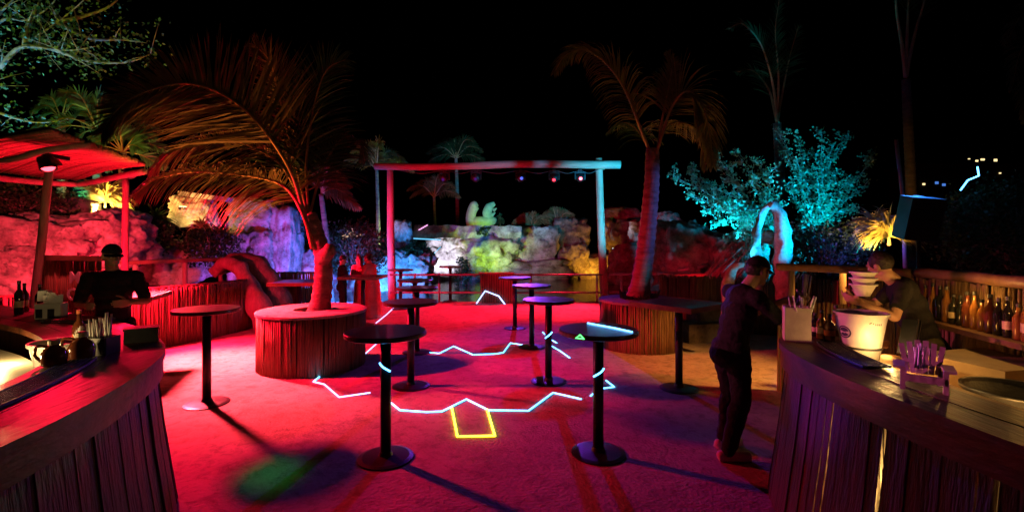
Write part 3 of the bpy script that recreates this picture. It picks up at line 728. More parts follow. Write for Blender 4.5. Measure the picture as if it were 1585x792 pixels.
desc = {'darkglass': 'dark glass bottle', 'amber': 'amber bottle', 'brownglass': 'brown glass bottle'}
vis = [p for p in seen]
for i, p in enumerate(vis):
    g_ = random.choice(glasses); h = random.uniform(.24, .33)
    bottle((p.x, p.y, 1.152), h, random.uniform(.030, .040), g_, f'{desc[g_]}, {ordn[i]} from the bartender on the lit back shelf', lab=random.random() < .5, group='bottles on the back bar shelf')

# ------------------------------------------------------------------ things on the right bar
Zt = 1.12
def bucket(c, r0, r1, h, label, logos):
    c = Vector(c); t = thing('ice_bucket', c, label, 'bucket')
    wall = [(r0, 0), (r1, h), (r1 + .012, h), (r1 + .012, h - .018), (r1, h - .02)]
    obj('body', MB().lathe([(.01, .004), (r0, 0), (r0 + (r1 - r0) * .5, h * .5), (r1, h - .02), (r1 - .004, h - .01), (r0 - .006, .01), (.01, .012)], c, 36, cap=False), 'bucketplastic', t, True)
    obj('rim', MB().lathe([(r1 - .004, h - .022), (r1 + .012, h - .022), (r1 + .012, h), (r1 - .004, h), (r1 - .004, h - .022)], c, 36, cap=False), 'bucketplastic', t)
    mid = .27; rm = r0 + (r1 - r0) * mid
    obj('band', MB().lathe([(rm + .002, h * mid - .008), (rm + .004, h * mid - .008), (rm + .004, h * mid + .008), (rm + .002, h * mid + .008)], c, 36, cap=False), 'blackplastic', t)
    for an, zc, wd, ht, style in logos:
        mb = MB(); n_ = 20
        def on(u, v_):
            z_ = zc + v_; rr = r0 + (r1 - r0) * z_ / h + .002
            a_ = an + u / rr
            return c + Vector((rr * math.cos(a_), rr * math.sin(a_), z_))
        def ring(a0, a1, k0, k1, m=20):
            vs = []
            for i in range(m + 1):
                q = a0 + (a1 - a0) * i / m
                vs += [on(wd * k0 * math.cos(q), ht * k0 * math.sin(q)), on(wd * k1 * math.cos(q), ht * k1 * math.sin(q))]
            mb.add(vs, [(2 * i, 2 * i + 1, 2 * i + 3, 2 * i + 2) for i in range(m)])
        if style == 'oval':
            ring(0, 2 * math.pi, .80, 1); ring(.25, math.pi - .25, .02, .72); ring(math.pi + .5, 2 * math.pi - .5, .2, .7)
        elif style == 'swirl':
            for k in range(5): ring(k * 1.256, k * 1.256 + 1.0, .35 + .02 * k, .55 + .03 * k); ring(k * 1.256 + .5, k * 1.256 + 1.4, .75, 1)
        else:
            ring(0, math.pi, .25, .6)
            for k in range(4):
                u0 = wd * (.9 + k * .5); mb.add([on(u0, -ht * .4), on(u0 + wd * .3, -ht * .4), on(u0 + wd * .3, ht * .2), on(u0, ht * .2)], [(0, 1, 2, 3)])
        obj('printed_mark', mb, 'inkblue', t)
    return t
bk_c = Vector((2.48, 3.40, Zt - .12))
bucket(bk_c + Vector((0, 0, .022)), .105, .155, .335, 'white plastic ice bucket glowing on the right bar beside the bartender', [(R(190), .20, .05, .044, 'oval'), (R(258), .27, .026, .022, 'mark')])
tr = thing('ice_scoop_tray', (2.5, 3.1, Zt), 'dark slanted tray leaning on the white bucket on the right bar', 'tray')
Mx = Matrix.Rotation(R(40), 3, 'Z') @ Matrix.Rotation(R(-52), 3, 'Y')
obj('tray_board', MB().box((2.66, 3.2, Zt + .10), (.26, .10, .012), M=Mx), 'blackplastic', tr)
obj('tray_lip', MB().box((2.66, 3.15, Zt + .11), (.26, .008, .03), M=Mx), 'blackplastic', tr)
def bar_mat(path, s0, s1, o0, o1, label, side, bumps=True):
    t = thing('bar_mat', path[s0] + Vector((0, 0, Zt)), label, 'bar mat')
    A = offset2d(path, o0 * side)[s0:s1]; B = offset2d(path, o1 * side)[s0:s1]
    obj('mat_base', ribbon(MB(), A, B, Zt + .002, Zt + .010), 'rubber', t)
    rim = MB(); ribbon(rim, A, [a_.lerp(b_, .06) for a_, b_ in zip(A, B)], Zt + .0105, Zt + .016); ribbon(rim, [a_.lerp(b_, .94) for a_, b_ in zip(A, B)], B, Zt + .0105, Zt + .016)
    obj('rim', rim, 'rubber', t)
    mb = MB()
    for i in range(len(A) - 1):
        for u in (.2, .32, .44, .56, .68, .8):
            for v_ in (.2, .5, .8):
                p = A[i].lerp(B[i], u).lerp(A[i + 1].lerp(B[i + 1], u), v_)
                mb.box((p.x, p.y, Zt + .0125), (.009, .009, .004))
    obj('studs', mb, 'rubber', t, kind='stuff')
    return t
bar_mat(rpath, 34, 58, .24, .40, 'black studded rubber bar mat in front of the white bucket, right bar', -1)
bar_mat(lpath, 12, 44, .34, .50, 'long black studded rubber bar mat on the left bar', 1)

def straws(parent, c, n_, h, spread, r_=.004, m_='paper', lean=.04):
    for i in range(n_):
        a = c + Vector((random.uniform(-spread, spread), random.uniform(-spread, spread), .02))
        b_ = a + Vector((random.gauss(0, lean), random.gauss(0, lean), h * random.uniform(.85, 1.1)))
        obj('straw', MB().tube([a, b_], r_, 6), m_, parent, True)
# box with straws at the far end of the right bar
c = Vector((2.13, 3.58, Zt)); t = thing('straw_box', c, 'tall wooden box with straws at the far end of the right bar', 'box')
Mr = R(-24)
for (dx, dy, sx, sy) in ((0, -.075, .17, .012), (0, .075, .17, .012), (-.079, 0, .012, .138), (.079, 0, .012, .138)):
    M = Matrix.Rotation(Mr, 3, 'Z')
    obj('panel', MB().box(c + M @ Vector((dx, dy, .125)), (sx, sy, .25), Mr), 'pinkwood', t)
obj('bottom', MB().box(c + Vector((0, 0, .008)), (.15, .14, .012), Mr), 'pinkwood', t)
straws(t, c + Vector((.03, .0, .05)), 9, .26, .04, .005)
# mini armchair napkin holder
def mini_chair(c, rz, s, label):
    c = Vector(c); t = thing('straw_holder', c, label, 'holder'); M = Matrix.Rotation(rz, 3, 'Z')
    def bx(name, p, size, tilt=0, side=0):
        Mm = M @ Matrix.Rotation(tilt, 3, 'X') @ Matrix.Rotation(side, 3, 'Y')
        obj(name, MB().box(c + M @ (Vector(p) * s), [q * s for q in size], M=Mm), 'pinkwood', t)
    for sx in (-1, 1):
        bx('front_leg', (sx * .085, -.085, .055), (.022, .03, .11)); bx('rear_leg', (sx * .075, .07, .045), (.022, .10, .02), .5)
        bx('armrest', (sx * .10, -.03, .118), (.05, .17, .012))
        bx('side_panel', (sx * .085, -.02, .09), (.010, .13, .045))
    for k in range(4): bx('seat_slat', (0, -.08 + k * .035, .072 - k * .006), (.15, .03, .01), -.15)
    bx('front_rail', (0, -.098, .064), (.16, .010, .034))
    for k in range(6):
        u = (k - 2.5) / 2.5; bx('back_slat', (u * .075, .075 + .02, .145 - abs(u) * .012), (.024, .008, .19 - abs(u) * .035), -.28, u * .16)
    bx('back_rail', (0, .085, .12), (.16, .01, .022), -.28)
    straws(t, c + M @ Vector((0, .03 * s, .075 * s)), 14, .12 * s, .035 * s, .0042, 'paper', .012)
    return t
mini_chair(Vector((2.08, 2.42, Zt)), R(-38), .95, 'toy-size pinkish wooden armchair holding straws on the right bar')
# bottles and cups behind the bucket
for k, (px, py, d, h, r_, g_, nm, lm) in enumerate([(1272, 513, 3.62, .22, .035, 'amber', 'amber drink bottle nearest the straw box on the right bar', 'labelpaper'), (1284, 516, 3.56, .20, .037, 'brownglass', 'brown bottle with orange label left of the white bucket', 'orange_label'), (1294, 508, 3.75, .24, .034, 'amber', 'tall amber bottle close behind the white bucket', 'labelpaper'), (1262, 508, 3.74, .18, .034, 'darkglass', 'short dark bottle right behind the straw box', 'labelpaper')]):
    q = P(px, py, d); bottle((q.x, q.y, Zt), h, r_, g_, nm, labmat=lm, group='bottles beside the white bucket')
# stack of cups in the bartender's hand
def cups(c, n_, r0, r1, h, dz, label, tilt=0):
    c = Vector(c); t = thing('cup_stack', c, label, 'cups')
    for k in range(n_):
        z_ = k * dz
        mb = MB().lathe([(r0, 0), (r1, h), (r1 + .006, h), (r1 + .006, h - .012), (r1 - .004, h - .006), (r0 - .004, .006), (.005, .006)], c + Vector((0, 0, z_)), 20, cap=False)
        obj('cup', mb, 'whiteplastic', t, True)
    return t
cups((2.88, 3.92, 1.41), 3, .045, .092, .10, .05, 'stack of pale plastic bowls lifted by the bartender')
# cooler chest and black tub inside the bar
t = thing('cooler_chest', (3.5, 3.45, 0), 'cream wooden cooler chest behind the right bar', 'chest')
M = R(14)
obj('body', MB().box((3.5, 3.5, .46), (.62, .52, .92), M), 'cream', t); obj('lid', MB().box((3.5, 3.5, .965), (.66, .56, .075), M), 'cream', t)
for x_ in (3.28, 3.5): obj('hinge', MB().box((x_ + .06, 3.2, .90), (.05, .012, .05), M), 'blackmetal', t)
t = thing('round_tub', (2.95, 2.75, .0), 'black round tub between the cooler chest and the right bar', 'tub')
obj('body', MB().lathe([(.02, .65), (.19, .65), (.235, .98), (.25, .985), (.25, .96), (.225, .96), (.185, .67), (.02, .67)], (3.0, 2.85, 0), 32, cap=False), 'blackplastic', t, True)
obj('stand', MB().lathe([(.15, 0), (.15, .65)], (3.0, 2.85, 0), 16), 'blackplastic', t)

# ------------------------------------------------------------------ things on the left bar
bucket((-3.06, 3.24, Zt - .225), .105, .155, .29, 'white plastic ice bucket with round swirl mark inside the left bar', [(R(-40), .19, .045, .042, 'swirl')])
c = Vector((-2.58, 3.0, Zt)); c = Vector((-2.72, 3.16, Zt))
t = thing('straw_caddy', c, 'black bar caddy stuffed with white straws on the left bar', 'caddy')
for (dx, dy, sx, sy) in ((0, -.06, .16, .008), (0, .06, .16, .008), (-.08, 0, .008, .112), (.08, 0, .008, .112), (0, 0, .008, .112)):
    obj('wall', MB().box(c + Vector((dx, dy, .055)), (sx, sy, .11)), 'blackplastic', t)
obj('floor_plate', MB().box(c + Vector((0, 0, .006)), (.15, .11, .01)), 'blackplastic', t)
straws(t, c + Vector((-.04, 0, .01)), 16, .19, .03, .0055, 'paper', .012); straws(t, c + Vector((.03, 0, .01)), 9, .22, .03, .0055, 'paper', .014)
for k in range(5): obj('napkin', MB().box(c + Vector((-.105 + .004 * k, -.0, .075 + .012 * k)), (.005, .11, .13), M=Matrix.Rotation(R(-22 + 6 * k), 3, 'Y')), 'paper', t)
t = thing('napkin_box', (-2.62, 3.42, Zt), 'black box at the rounded end of the left bar', 'box')
obj('body', MB().box((-2.75, 3.55, Zt + .045), (.20, .13, .09), R(35)), 'blackplastic', t); obj('lid', MB().box((-2.75, 3.55, Zt + .097), (.21, .14, .012), R(35)), 'blackplastic', t)
bottle((-2.97, 3.28, Zt), .27, .036, 'brownglass', 'sauce bottle with orange label beside the straw caddy', labmat='orange_label', cap='orange_label')
def jug(c, s, label):
    c = Vector(c); t = thing('glass_jug', c, label, 'jug', 'brown jugs on the left bar')
    obj('body', MB().lathe([(.045 * s, 0), (.062 * s, .012 * s), (.066 * s, .07 * s), (.05 * s, .105 * s), (.026 * s, .125 * s), (.024 * s, .14 * s)], c, 18), 'brownglass', t, True)
    obj('lid', MB().lathe([(.03 * s, .135 * s), (.03 * s, .16 * s), (.02 * s, .165 * s)], c, 14), 'labelpaper', t)
    obj('handle', MB().tube(catmull([c + Vector((-.03, -.01, .12)) * s, c + Vector((-.085, -.02, .125)) * s, c + Vector((-.1, -.02, .07)) * s, c + Vector((-.06, -.01, .02)) * s], 5), .009 * s, 8), 'brownglass', t, True)
jug((-2.72, 2.84, Zt), .95, 'brown lidded jug nearest the camera in front of the left white bucket')
jug((-2.70, 3.0, Zt), 1.05, 'brown lidded jug behind the other one on the left bar')
# far arm of left bar: napkin dispenser, tray, bottles
c = Vector((-4.45, 4.62, Zt)); t = thing('napkin_dispenser', c, 'white napkin dispenser with loose napkins on the far arm of the left bar', 'dispenser')
obj('body', MB().box(c + Vector((0, 0, .07)), (.20, .12, .14), .3), 'whiteplastic', t); 
for k in (-1, 1): obj('slot', MB().box(c + Vector((k * .045, -.062 + .012 * k, .05)), (.05, .02, .085), .3), 'blackplastic', t)
for k in range(6): obj('napkin', MB().box(c + Vector((random.uniform(-.07, .07), 0, .16 + random.uniform(0, .06))), (.10, .004, .10), M=Matrix.Rotation(random.uniform(-1, 1), 3, 'Z') @ Matrix.Rotation(random.uniform(-.8, .8), 3, 'X')), 'paper', t)
c = Vector((-4.0, 4.42, Zt)); t = thing('drip_tray', c, 'dark slatted drip tray on the far arm of the left bar', 'tray')
for k in range(7): obj('slat', MB().box(c + Vector((-.18 + k * .06, 0, .02)), (.03, .22, .012), -.5), 'blackplastic', t)
obj('tray_frame', MB().box(c + Vector((0, 0, .007)), (.46, .26, .012), -.0), 'blackplastic', t)
for k, (x, y, h, g_, nm) in enumerate([(-5.0, 4.85, .34, 'darkglass', 'tallest dark bottle at the far left edge of the left bar'), (-5.12, 5.02, .30, 'brownglass', 'brown bottle behind the tallest one at the far left edge'), (-4.84, 4.90, .30, 'darkglass', 'dark bottle right of the tallest one at the far left'), (-4.72, 4.80, .26, 'brownglass', 'short brown bottle next to the napkin dispenser')]):
    bottle((x, y, Zt), h, .038, g_, nm, group='bottles at the far end of the left bar')

# ------------------------------------------------------------------ laser lines: projected light modelled as thin glowing tubes
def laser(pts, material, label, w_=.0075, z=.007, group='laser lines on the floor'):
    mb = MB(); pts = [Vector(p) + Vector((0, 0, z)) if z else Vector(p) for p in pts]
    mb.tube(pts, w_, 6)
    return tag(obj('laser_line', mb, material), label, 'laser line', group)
GG = lambda l: [G(*p) for p in l]
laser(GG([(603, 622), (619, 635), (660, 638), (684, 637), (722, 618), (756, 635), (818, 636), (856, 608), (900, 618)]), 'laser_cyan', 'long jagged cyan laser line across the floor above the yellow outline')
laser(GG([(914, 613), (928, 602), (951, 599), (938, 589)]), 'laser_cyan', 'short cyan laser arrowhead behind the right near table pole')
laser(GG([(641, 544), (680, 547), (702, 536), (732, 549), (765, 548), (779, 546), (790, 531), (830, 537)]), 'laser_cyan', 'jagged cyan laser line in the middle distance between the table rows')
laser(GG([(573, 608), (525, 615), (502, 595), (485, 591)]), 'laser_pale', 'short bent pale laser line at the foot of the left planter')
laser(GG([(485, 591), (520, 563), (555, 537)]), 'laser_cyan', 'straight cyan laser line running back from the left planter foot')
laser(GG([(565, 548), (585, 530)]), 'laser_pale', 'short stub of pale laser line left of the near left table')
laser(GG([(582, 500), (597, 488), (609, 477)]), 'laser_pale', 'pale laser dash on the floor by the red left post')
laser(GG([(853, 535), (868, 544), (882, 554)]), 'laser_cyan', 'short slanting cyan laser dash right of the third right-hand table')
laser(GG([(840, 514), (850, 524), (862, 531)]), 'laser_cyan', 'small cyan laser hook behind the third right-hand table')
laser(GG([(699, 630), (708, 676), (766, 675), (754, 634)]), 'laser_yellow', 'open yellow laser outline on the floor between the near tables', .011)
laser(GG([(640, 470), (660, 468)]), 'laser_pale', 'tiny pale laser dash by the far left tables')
TA = G(597, 708); TB = G(926, 701); TD = G(849, 590)
def polemark(tb, z0, z1, label, m_='laser_cyan'):  # laser light on a pole, shaped as a short bent glowing tube
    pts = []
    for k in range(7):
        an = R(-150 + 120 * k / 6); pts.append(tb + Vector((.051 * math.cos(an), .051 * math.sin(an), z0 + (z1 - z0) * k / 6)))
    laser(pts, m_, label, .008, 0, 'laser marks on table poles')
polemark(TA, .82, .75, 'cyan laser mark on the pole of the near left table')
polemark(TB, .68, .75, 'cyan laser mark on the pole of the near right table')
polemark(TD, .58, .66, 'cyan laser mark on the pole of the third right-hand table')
h = 1.095
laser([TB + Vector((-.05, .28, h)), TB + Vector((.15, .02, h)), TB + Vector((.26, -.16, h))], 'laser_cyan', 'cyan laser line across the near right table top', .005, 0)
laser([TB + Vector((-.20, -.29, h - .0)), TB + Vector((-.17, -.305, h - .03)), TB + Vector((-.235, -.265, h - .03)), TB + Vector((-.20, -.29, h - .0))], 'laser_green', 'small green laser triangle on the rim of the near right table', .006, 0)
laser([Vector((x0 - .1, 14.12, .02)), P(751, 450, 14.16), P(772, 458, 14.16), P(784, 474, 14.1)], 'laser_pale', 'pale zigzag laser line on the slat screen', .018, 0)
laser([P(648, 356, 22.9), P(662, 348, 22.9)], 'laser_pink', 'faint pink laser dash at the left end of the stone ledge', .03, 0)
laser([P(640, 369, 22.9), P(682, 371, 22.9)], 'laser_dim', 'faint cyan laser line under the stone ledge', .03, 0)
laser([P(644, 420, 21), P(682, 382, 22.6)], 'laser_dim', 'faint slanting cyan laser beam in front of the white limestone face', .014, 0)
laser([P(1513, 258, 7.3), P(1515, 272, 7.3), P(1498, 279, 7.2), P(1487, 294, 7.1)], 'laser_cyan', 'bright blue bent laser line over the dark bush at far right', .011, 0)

# ------------------------------------------------------------------ sculpture on the ledge
c = P(746, 352, 24); st = thing('sculpture', (c.x, c.y, 2.6), 'pale green sculpture with two upturned prongs on the rock ledge', 'sculpture')
def prong(pts, rad, name, flat=.45):
    pts = catmull([P(*p, 24) for p in pts], 6); n_ = len(pts); rr = []
    for i in range(n_):
        u = i / (n_ - 1) * (len(rad) - 1); k = min(int(u), len(rad) - 2); rr.append(rad[k] + (rad[k + 1] - rad[k]) * (u - k))
    mb = MB(); mb.tube(pts, rr, 14)
    for i, v in enumerate(mb.v): mb.v[i] = Vector((v.x, 24 + (v.y - 24) * .8, v.z))
    return obj(name, mb, 'statue', st, True)
prong([(733, 350), (729, 340), (730, 328), (735, 318), (739, 315)], [.34, .26, .24, .26, .10], 'left_prong')
prong([(762, 348), (758, 340), (754, 330), (758, 320), (765, 313)], [.26, .22, .24, .22, .05], 'right_prong')
prong([(728, 349), (738, 346), (750, 345), (762, 344), (766, 346)], [.22, .36, .34, .30, .18], 'body')
for k, (px, py) in enumerate([(764, 318), (766, 324), (764, 331)]):
    obj('spike', MB().tube([P(px - 3, py + 2, 24), P(px + 3, py - 2, 24)], [.12, .015], 8), 'statue', st)

# ------------------------------------------------------------------ cyan stone arch and speaker at right
ar = thing('stone_arch', (4.9, 9.0, 0), 'cyan-lit narrow stone arch below the shrub', 'arch')
def stone_tube(pts, d, rad, name, par, m_='limestone', amp=.06):
    pts = catmull([P(px, py, d) for px, py in pts], 10); n_ = len(pts); rr = []
    for i in range(n_):
        u = i / (n_ - 1) * (len(rad) - 1); k = min(int(u), len(rad) - 2); rr.append(rad[k] + (rad[k + 1] - rad[k]) * (u - k))
    mb = MB().tube(pts, rr, 16)
    for i, v in enumerate(mb.v): mb.v[i] = v + Vector((noise.noise(v * 5), noise.noise(v * 5 + Vector((4, 0, 0))), noise.noise(v * 5 + Vector((0, 4, 0))))) * amp
    return obj(name, mb, m_, par, True)
stone_tube([(1194, 316), (1203, 322), (1210, 345), (1212, 380), (1212, 412), (1213, 470)], 9.0, [.07, .10, .145, .15, .15, .16], 'right_limb', ar)
stone_tube([(1194, 316), (1184, 324), (1175, 345), (1172, 372), (1170, 400), (1170, 450)], 9.05, [.07, .06, .07, .08, .10, .12], 'left_limb', ar)
stone_tube([(1180, 368), (1190, 366), (1200, 372)], 9.3, [.08, .14, .1], 'inner_stone', ar)
sa = thing('stone_arch', (2.6, 6.0, 0), 'small cyan-lit curved stone behind the man at the bar', 'arch')
stone_tube([(1150, 410), (1137, 414), (1128, 428), (1124, 450), (1122, 500)], 7.5, [.05, .07, .075, .07, .07], 'curved_stone', sa, amp=.04)
sp_ = thing('loudspeaker', Vector((5.95, 7.0, 0)), 'black tilted loudspeaker on a stand above the glowing plant', 'loudspeaker')
cc = P(1422, 338, 7.0)
Ms = Matrix.Rotation(R(-14), 3, 'Z') @ Matrix.Rotation(R(6), 3, 'Y') @ Matrix.Rotation(R(10), 3, 'X')
obj('cabinet', MB().box(cc, (.42, .36, .62), M=Ms), 'blackplastic', sp_); obj('grille', MB().box(cc + Ms @ Vector((0, -.19, 0)), (.38, .012, .58), M=Ms), 'speaker_cloth', sp_)
obj('pole', MB().tube([(cc.x, cc.y, -.0), (cc.x, cc.y, cc.z - .3)], .03, 10), 'blackmetal', sp_, True)
obj('foot', MB().lathe([(.3, 0), (.3, .02), (.05, .05)], (cc.x, cc.y, 0), 20), 'blackmetal', sp_)
obj('handle', MB().box(cc + Ms @ Vector((.215, 0, .1)), (.02, .14, .05), M=Ms), 'blackmetal', sp_)
mb = MB(); c2 = cc + Vector((.22, .22, .05)); mb.ball(c2, (.17, .2, .27), u=18, v_=12)
for i, v in enumerate(mb.v): mb.v[i] = v + Vector((noise.noise(v * 5), noise.noise(v * 6 + Vector((3, 0, 0))), noise.noise(v * 4))) * .07
cv = thing('rain_cover', c2 - Vector((0, 0, .3)), 'blue-lit cloth rain cover bulging behind the loudspeaker', 'cover'); obj('cloth', mb, 'bluecover', cv, True)
pm = thing('light_mast', Vector((6.95, 8.4, 0)), 'slim blue-lit pole rising beside the tall palm at right', 'pole')
obj('pole', MB().tube([(6.95, 8.4, 0), (6.87, 8.4, 2.6), P(1387, 216, 8.4)], [.035, .032, .03], 10), 'railmetal', pm, True)
obj('foot', MB().lathe([(.16, 0), (.16, .02), (.05, .04)], (6.95, 8.4, 0), 16), 'blackmetal', pm)

# ------------------------------------------------------------------ palms and other plants
def frond(parent, pts, nrm, Ll, n_, material='frondgreen', w_=.022, droop=.35, a0=62, a1=28, t0=.12, rib=.018, prof=None, rnd=.1, sides=(1, 1)):
    """one feather frond: a midrib with leaflets bending under their weight"""
    cur = catmull(pts, 10); N = len(cur); nrm = Vector(nrm).normalized(); mb = MB()
    acc = [0]
    for a, b_ in zip(cur, cur[1:]): acc.append(acc[-1] + (b_ - a).length)
    tot = acc[-1]
    def at_(u):
        s_ = u * tot
        for i in range(N - 1):
            if acc[i + 1] >= s_ or i == N - 2:
                f = (s_ - acc[i]) / max(acc[i + 1] - acc[i], 1e-6); return cur[i].lerp(cur[i + 1], f), (cur[i + 1] - cur[i]).normalized()
    for k in range(n_):
        u = t0 + (1 - t0) * k / (n_ - 1)
        p, T = at_(min(u, .999)); S = nrm.cross(T).normalized()
        lp = (prof(u) if prof else (math.sin(math.pi * min(1, .18 + .82 * u)) ** .55 * (.55 + .45 * (1 - u)) + .12))
        for si, sd in enumerate((1, -1)):
            if sides[si] == 0: continue
            an = R(a0 + (a1 - a0) * u + random.gauss(0, 4)); L = Ll * lp * sides[si] * random.uniform(1 - rnd * 2, 1 + rnd)
            d0 = T * math.cos(an) + S * sd * math.sin(an) + nrm * random.gauss(.05, .08)
            d0.normalize(); q = p.copy(); d = d0.copy(); seg = 4; prev = None
            wv = d0.cross(nrm).normalized(); wv = (wv + nrm * random.gauss(0, .5)).normalized()
            vs = []
            for j in range(seg + 1):
                ww = w_ * (.55, 1, .9, .6, .06)[j]
                vs += [q - wv * ww * .5, q + wv * ww * .5]
                d = (d + Vector((0, 0, -1)) * droop * .25 * (.4 + j * .4)).normalized(); q = q + d * (L / seg)
            mb.add(vs, [(2 * j, 2 * j + 1, 2 * j + 3, 2 * j + 2) for j in range(seg)])
    o = obj('frond', mb, material, parent)
    obj('midrib', MB().tube(cur, [rib * (1 - .82 * i / (N - 1)) for i in range(N)], 6), 'frondrib', o, True)
    return o
def trunk(parent, pts, r0, r1, seg=14, rings=True, material='palmbark'):
    cur = resample(catmull(pts, 14), .045 if r0 > .1 else .1); n_ = len(cur); rr = []
    for i in range(n_):
        u = i / (n_ - 1); rr.append((r0 + (r1 - r0) * u) * (1 + (.075 if rings and i % 3 == 0 else -.015 + .02 * noise.noise(cur[i] * 9))) * (1 + .25 * max(0, .1 - u) / .1))
    return obj('trunk', MB().tube(cur, rr, seg), material, parent, True)
PV = lambda l: [P(*p) for p in l]
# left leaning palm
lp = thing('palm_tree', (-2.95, 7.2, .78), 'leaning coconut palm with one huge arching frond in the left planter', 'palm')
trunk(lp, PV([(494, 485, 7.2), (500, 440, 7.2), (500, 400, 7.2), (490, 360, 7.2), (478, 328, 7.2)]), .15, .095)
obj('stub', MB().tube(PV([(499, 400, 7.1), (510, 388, 7.0), (512, 378, 7.0)]), [.12, .10, .06], 10), 'palmbark', lp, True)
frond(lp, PV([(484, 385, 7.1), (468, 320, 7.05), (445, 255, 7.0), (392, 182, 7.1), (336, 142, 7.3), (282, 130, 7.5), (222, 144, 7.7), (182, 170, 7.8), (158, 206, 7.9)]), (.15, -1, .25), 1.45, 190, droop=.20, a0=75, a1=30, t0=.30, rib=.034, w_=.027)
frond(lp, PV([(482, 370, 7.1), (466, 326, 7.0), (441, 290, 7.2), (396, 274, 7.3), (306, 266, 7.35), (246, 276, 7.35), (206, 302, 7.3)]), (0, -.7, .7), 1.05, 140, droop=1.3, a0=70, a1=35, t0=.18, rib=.030)
frond(lp, PV([(478, 340, 7.2), (440, 262, 7.4), (392, 228, 7.5), (336, 215, 7.8), (270, 232, 8.1), (232, 266, 8.2)]), (.1, -.8, .5), 1.1, 120, droop=.9, t0=.22, rib=.024)
frond(lp, PV([(478, 335, 7.3), (474, 250, 7.6), (486, 165, 7.9), (505, 110, 8.0), (535, 92, 8.1)]), (.4, -.8, .2), 1.1, 100, droop=.5, t0=.2, rib=.024, material='leafdark')
frond(lp, PV([(480, 330, 7.3), (500, 260, 7.8), (530, 215, 8.2), (556, 220, 8.6), (565, 250, 8.8)]), (.2, -.7, .6), .9, 80, droop=1.0, t0=.2, rib=.022, material='leafdark')
frond(lp, PV([(476, 332, 7.3), (452, 230, 7.7), (430, 140, 8.1), (418, 96, 8.2), (395, 70, 8.2)]), (-.3, -.9, .1), 1.1, 100, droop=.3, t0=.3, rib=.024)
# right palm
rp_ = thing('palm_tree', (2.25, 8.5, .78), 'slim palm with drooping fronds in the right planter', 'palm')
trunk(rp_, PV([(988, 460, 8.5), (996, 410, 8.5), (1004, 340, 8.5), (1009, 280, 8.5), (1010, 228, 8.5)]), .17, .115)
frond(rp_, PV([(1008, 240, 8.5), (990, 195, 8.4), (968, 140, 8.3), (938, 98, 8.2), (905, 78, 8.0), (876, 86, 7.9), (858, 112, 7.9)]), (0, -.75, .6), .75, 100, droop=1.25, t0=.22, rib=.030)
frond(rp_, PV([(1016, 240, 8.5), (1026, 180, 8.5), (1036, 130, 8.5), (1040, 100, 8.5), (1034, 82, 8.5)]), (.3, -.9, .2), .5, 80, droop=.5, t0=.45, rib=.024)
frond(rp_, PV([(1016, 238, 8.4), (1038, 170, 8.2), (1062, 142, 8.0), (1085, 160, 7.9), (1098, 205, 7.8), (1104, 255, 7.8)]), (.1, -.8, .5), .8, 110, droop=1.0, t0=.25, rib=.026)
frond(rp_, PV([(1014, 236, 8.6), (1034, 196, 9.0), (1060, 190, 9.4), (1085, 215, 9.7), (1092, 260, 9.8)]), (0, -.6, .8), .75, 80, droop=1.4, t0=.2, rib=.024)
frond(rp_, PV([(1008, 236, 8.6), (985, 200, 9.1), (962, 190, 9.5), (940, 205, 9.8)]), (0, -.6, .8), .55, 44, droop=1.4, t0=.2, rib=.02, material='leafdark')
for k in range(14):
    an = random.uniform(0, 6.28); b0 = Vector((2.27 + .28 * math.cos(an), 8.5 + .28 * math.sin(an), .78))
    # small leaves round the trunk foot
    if k == 0: mbp = MB()
    for q in range(8):
        dd = Vector((random.gauss(0, .5), random.gauss(0, .5), 1)).normalized(); L = random.uniform(.1, .28)
        sd = dd.cross(Vector((0, 1, 0))).normalized() * .02
        mbp.add([b0, b0 + dd * L * .5 + sd, b0 + dd * L, b0 + dd * L * .5 - sd], [(0, 1, 2, 3)])
tag(obj('planter_herbs', mbp, 'leafdark'), 'low dark leaves growing round the foot of the right palm', 'plant', kind='stuff')

def simple_palm(name, label, base, crown, r0, fr, Ll, n_=34, material='frondgreen', droop=.9, w_=.03, trunkpts=None, group=None, rib=.02, t0=.15):
    t = thing(name, base, label, 'palm', group)
    trunk(t, trunkpts or [base, (Vector(base) + Vector(crown)) / 2 + Vector((.05, 0, 0)), crown], r0, r0 * .7, 10, rings=True, material='dim_palmbark' if Vector(base).x > 4 else 'palmbark')
    for pts in fr:
        frond(t, [crown] + pts, (random.uniform(-.2, .2), -.75, .6), Ll, n_, material=material, droop=droop, w_=w_, rib=rib, t0=t0)
    return t
def fan_fronds(crown, n_, L, a0, a1, depth=1.0, sag=.5):
    out = []
    for k in range(n_):
        an = R(a0 + (a1 - a0) * (k + .5) / n_ + random.uniform(-6, 6)); dx = math.cos(an); dz = math.sin(an); dy = random.uniform(-.6, .6) * depth
        c = Vector(crown)
        out.append([c + Vector((dx * .4, dy * .4, dz * .5 + .12)) * L, c + Vector((dx * .75, dy * .7, dz * .7)) * L, c + Vector((dx, dy, dz * .75 - sag * .35)) * L])
    return out
B = P(584, 400, 21); C_ = P(583, 262, 21); B.z = 0
simple_palm('palm_tree', 'small thin-trunked palm lit green left of the gate beam', B, C_, .10, fan_fronds(C_, 9, 1.5, 5, 175), .6, 34, droop=1.1, w_=.05, rib=.03)
B = P(708, 380, 27); B.z = 0; C_ = P(706, 245, 27)
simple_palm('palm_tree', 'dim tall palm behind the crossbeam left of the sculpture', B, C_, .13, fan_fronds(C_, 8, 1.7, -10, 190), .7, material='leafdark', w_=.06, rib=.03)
B = P(672, 380, 25.5); B.z = 0; C_ = P(672, 305, 25.5)
